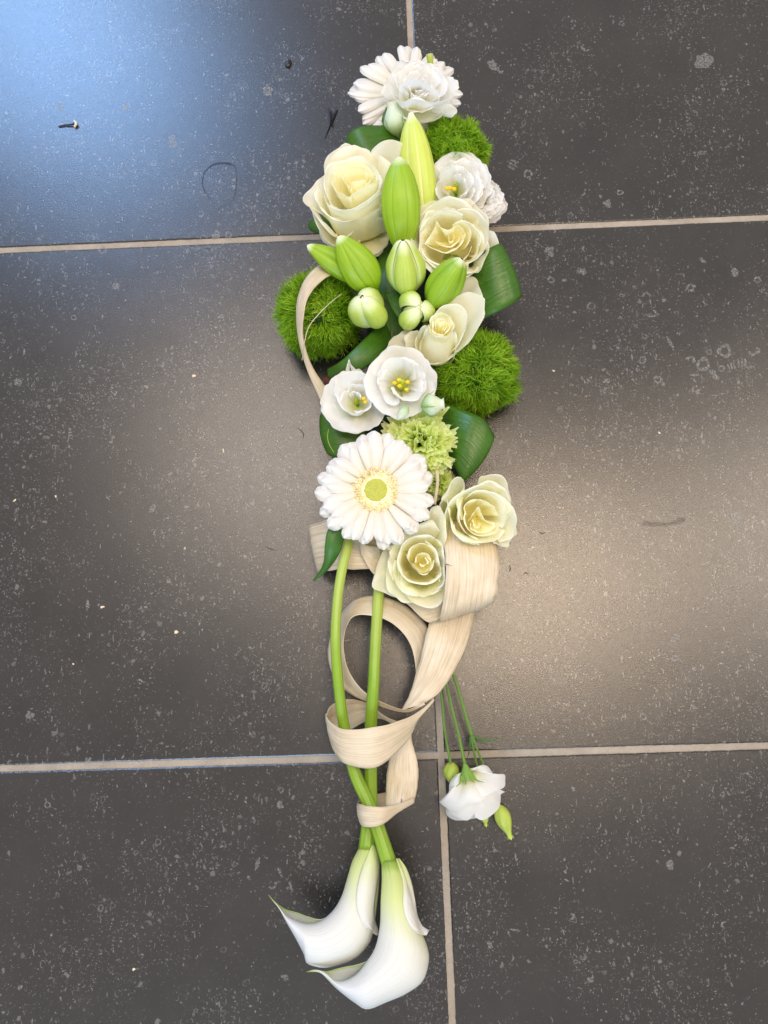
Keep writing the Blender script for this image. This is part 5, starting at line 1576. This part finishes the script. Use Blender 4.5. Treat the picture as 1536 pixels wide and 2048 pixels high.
for (pts, lab) in (
        ([(530, 1091), (537, 1096), (546, 1099), (552, 1100)], "thin forked brown twig on the tile left of the pale loop"),
        ([(595, 855), (603, 862), (607, 868), (606, 876)], "thin curved brown hair-like twig on the tile left of the left lisianthus"),
        ([(1078, 1063), (1085, 1067), (1094, 1064)], "tiny brown twig on the tile right of the right-hand rose"),
        ([(1019, 1131), (1021, 1136), (1019, 1144)], "very short dark twig on the tile right of the wide ribbon loop"),
        ([(1046, 1150), (1052, 1145), (1057, 1149)], "tiny tan twig crumb on the tile below right of the right-hand rose")):
    o = tube("twig", WL([(x, y, 0.08) for x, y in pts]), [0.0003, 0.0006, 0.0003], M['twig'], None, n=5, m=12)
    tag(o, lab, "twig", "small twigs on the tiles")
crumbs = [(353, 1264, 5, 2.4, "largest pale wood crumb on the left tile, left of the calla stems"),
          (205, 1214, 2.6, 3.6, "pale crumb on the left tile near its left edge"),
          (112, 993, 2.4, 1.8, "pale crumb on the far left tile, the right one of a pair"),
          (30, 1001, 3.0, 2.0, "pale crumb on the far left tile, the left one of a pair"),
          (388, 752, 3.4, 3.0, "white speck of wood on the tile left of the left dianthus ball"),
          (370, 1097, 1.8, 1.8, "tiny bright crumb left of the pale loop"),
          (447, 902, 3.6, 1.6, "small tan crumb on the tile left of the front gerbera"),
          (1107, 742, 2.2, 2.2, "orange crumb on the tile right of the right dianthus ball"),
          (1318, 866, 2.0, 2.0, "tiny crumb on the right tile level with the green carnation"),
          (268, 1938, 3.0, 2.2, "pale crumb on the bottom left tile left of the callas"),
          (147, 1328, 2.2, 1.4, "tiny tan crumb low on the left tile")]
for i, (x, y, a_, b_, lab) in enumerate(crumbs):
    blob("wood_crumb", (x, y), a_, b_, 1.2, i * 1.3, M['crumb'], lab, "crumb", "pale crumbs on the tiles", seed=i + 5, lump=0.35)
blob("bark_chip", (658, 765), 12, 9, 14, 0.4, M['bark'], "reddish brown bark chip between the left dianthus ball and the left lisianthus", "bark", seed=40)


# dried water ring: a thin darker film lying on the tile
def stain_mat(al=0.85):
    k = NT("dried_water_mark")
    k.b.inputs['Base Color'].default_value = (0.012, 0.011, 0.016, 1)
    k.b.inputs['Roughness'].default_value = 0.5
    k.link(k.ramp(k.noise(k.coord(), 160, 3, 0.6), [(0.35, al * 0.3), (0.65, al)]), k.b.inputs['Alpha'])
    return k.m


M['stain'] = stain_mat()
M['stain_soft'] = stain_mat(0.32)


def ring(pts, wpx, label, n=70, seed=0, closed=True, mat='stain'):
    P0 = np.array(pts + ([pts[0]] if closed else []), float)
    C = spline(WL([(x, y, 0.006) for x, y in P0]), n)
    T_ = nrm(np.gradient(C, axis=0))
    N_ = np.stack([-T_[:, 1], T_[:, 0], 0 * T_[:, 0]], 1)
    w = (wpx / 1750.0) * (0.6 + 0.35 * smooth_noise(n, 14, seed))[:, None]
    w = np.clip(w, 0.0003, None)
    P = np.stack([C - N_ * w, C + N_ * w * (0.5 + 0.3 * smooth_noise(n, 9, seed + 1))[:, None]], 1)
    return tag(grid("water_mark", P, M[mat]), label, "water mark", "dried water marks")


ring([(408, 345), (425, 330), (448, 326), (470, 333), (473, 355), (472, 385), (462, 403), (443, 412), (425, 405), (413, 388), (404, 368)], 3.2, "round dried water ring on the upper left tile", seed=3)
ring([(1285, 1045), (1310, 1048), (1340, 1045), (1370, 1038)], 9, "short dark smear on the right tile", seed=5, closed=False, mat='stain_soft')
ring([(250, 915), (262, 938), (278, 965), (290, 990), (303, 1028), (320, 1034), (345, 1018), (362, 990), (378, 972)], 1.6, "faint curved dried water line on the left tile", seed=6, closed=False, mat='stain_soft')

# pale fossil sections that show in the stone of the tiles
def fossil_mat():
    k = NT("fossil_inclusion")
    P = k.coord()
    n = k.noise(P, 420, 3, 0.7)
    k.b.inputs['Base Color'].default_value = (0.30, 0.295, 0.285, 1)
    k.b.inputs['Roughness'].default_value = 0.28
    k.link(k.ramp(n, [(0.36, 0.06), (0.62, 0.62)]), k.b.inputs['Alpha'])
    return k.m


M['fossil'] = fossil_mat()
FV, FF = [], []


def fossil(px, py, r, kind='blob', rot=0.0):
    q = np.random.default_rng(int(px * 7 + py))
    z = 0.006 + 0.0002 * (len(FV) % 37)
    n = 26
    a = np.linspace(0, 2 * PI, n, endpoint=False)

    def closed(k_, amp):
        o_ = np.zeros(n)
        for h in range(2, 2 + k_):
            o_ += q.normal() * amp / h * np.sin(h * a + q.uniform(0, 6))
        return o_

    def ell(cx, cy, ax_, by, rt):
        rr = 1 + closed(6, 0.35)
        b0 = len(FV)
        FV.append(W(cx, cy, z))
        for t_, m_ in zip(a, rr):
            x, y = ax_ * m_ * math.cos(t_), by * m_ * math.sin(t_)
            FV.append(W(cx + x * math.cos(rt) - y * math.sin(rt), cy + x * math.sin(rt) + y * math.cos(rt), z))
        for i_ in range(n):
            FF.append([b0, b0 + 1 + (i_ + 1) % n, b0 + 1 + i_])

    if kind == 'blob':
        ell(px, py, r, r * q.uniform(0.7, 1.0), q.uniform(0, 3))
    elif kind == 'streak':
        ell(px, py, r, r * 0.28, rot)
    elif kind == 'stripes':
        for d in (-0.7, 0, 0.7):
            ell(px - d * r * math.sin(rot), py + d * r * math.cos(rot), r, r * 0.2, rot)
    else:
        span = n if kind == 'ring' else int(n * 0.6)
        ro, ri = r * (1 + closed(5, 0.22)), r * 0.55 * (1 + closed(5, 0.25))
        off = q.integers(0, n)
        b0 = len(FV)
        for i_ in range(n):
            t_ = a[i_]
            FV.append(W(px + ro[i_] * math.cos(t_), py + ro[i_] * math.sin(t_), z))
            FV.append(W(px + ri[i_] * math.cos(t_), py + ri[i_] * math.sin(t_), z))
        for i_ in range(span):
            i0, i1 = (i_ + off) % n, (i_ + off + 1) % n
            FF.append([b0 + 2 * i0, b0 + 2 * i0 + 1, b0 + 2 * i1 + 1, b0 + 2 * i1])


for f_ in ((1285, 720, 8, 'ring'), (1316, 759, 8, 'ring'), (1406, 729, 14, 'ring'), (1381, 721, 9, 'arc'), (1449, 702, 14, 'ring'), (1443, 737, 7, 'ring'),
           (1428, 749, 9), (1389, 750, 9, 'streak', 0.0), (1463, 733, 8, 'stripes', 1.2), (1484, 726, 10, 'stripes', 1.5), (1391, 778, 7, 'arc'), (1507, 700, 12, 'arc'),
           (1100, 502, 10), (1165, 543, 8), (1102, 560, 7, 'ring'), (1061, 504, 5, 'arc'), (1293, 592, 8, 'arc'), (1304, 627, 9, 'arc'), (1381, 575, 8, 'ring'),
           (1405, 521, 10, 'streak', 0.8), (1026, 329, 10, 'stripes', 0.5), (1056, 348, 9, 'ring'), (1215, 407, 8), (1213, 762, 7), (1340, 685, 12, 'streak', 1.0),
           (1408, 122, 17), (120, 214, 9, 'ring'), (252, 214, 8), (536, 181, 11), (345, 283, 10), (432, 470, 9), (457, 470, 7, 'ring'), (985, 130, 10), (1003, 137, 9, 'arc'),
           (1350, 1316, 8), (1335, 1030, 9, 'arc'), (1286, 1433, 7, 'ring'), (1471, 1037, 10), (1409, 1127, 11, 'streak', -0.3), (1350, 1276, 8), (1270, 1252, 5), (1298, 1250, 5),
           (1402, 1335, 6, 'arc'), (1388, 1337, 5), (176, 1520, 6), (205, 500, 8, 'ring'), (232, 572, 7), (505, 735, 10, 'streak', 2.2), (36, 764, 9), (175, 1210, 12, 'streak', 1.6),
           (283, 1362, 9, 'streak', 0.3), (305, 1017, 8), (1182, 612, 8, 'arc'), (1470, 545, 9), (1515, 560, 7, 'ring'), (1172, 95, 9, 'arc'), (1240, 385, 6, 'ring'), (560, 1610, 7),
           (562, 1580, 6, 'ring'), (508, 1640, 8, 'streak', 1.4), (40, 1975, 6), (570, 1955, 8), (1030, 1860, 9, 'streak', 0.1), (980, 1890, 7), (1498, 1550, 9, 'streak', 0.6),
           (515, 1728, 13, 'streak', 1.9), (560, 1745, 10, 'streak', 1.1), (545, 1770, 8, 'arc'), (1340, 1730, 9), (1450, 1850, 8, 'arc'), (1180, 1960, 7), (60, 1430, 8), (95, 1610, 7, 'ring')):
    fossil(*f_)
o = build("fossil_marks", FV, FF, M['fossil'], floor, smooth=False)
o['kind'] = 'stuff'
o['label'] = "pale fossil rings and flecks in the bluestone tiles"

for o in list(bpy.data.objects):
    if '_org' in o:
        del o['_org']
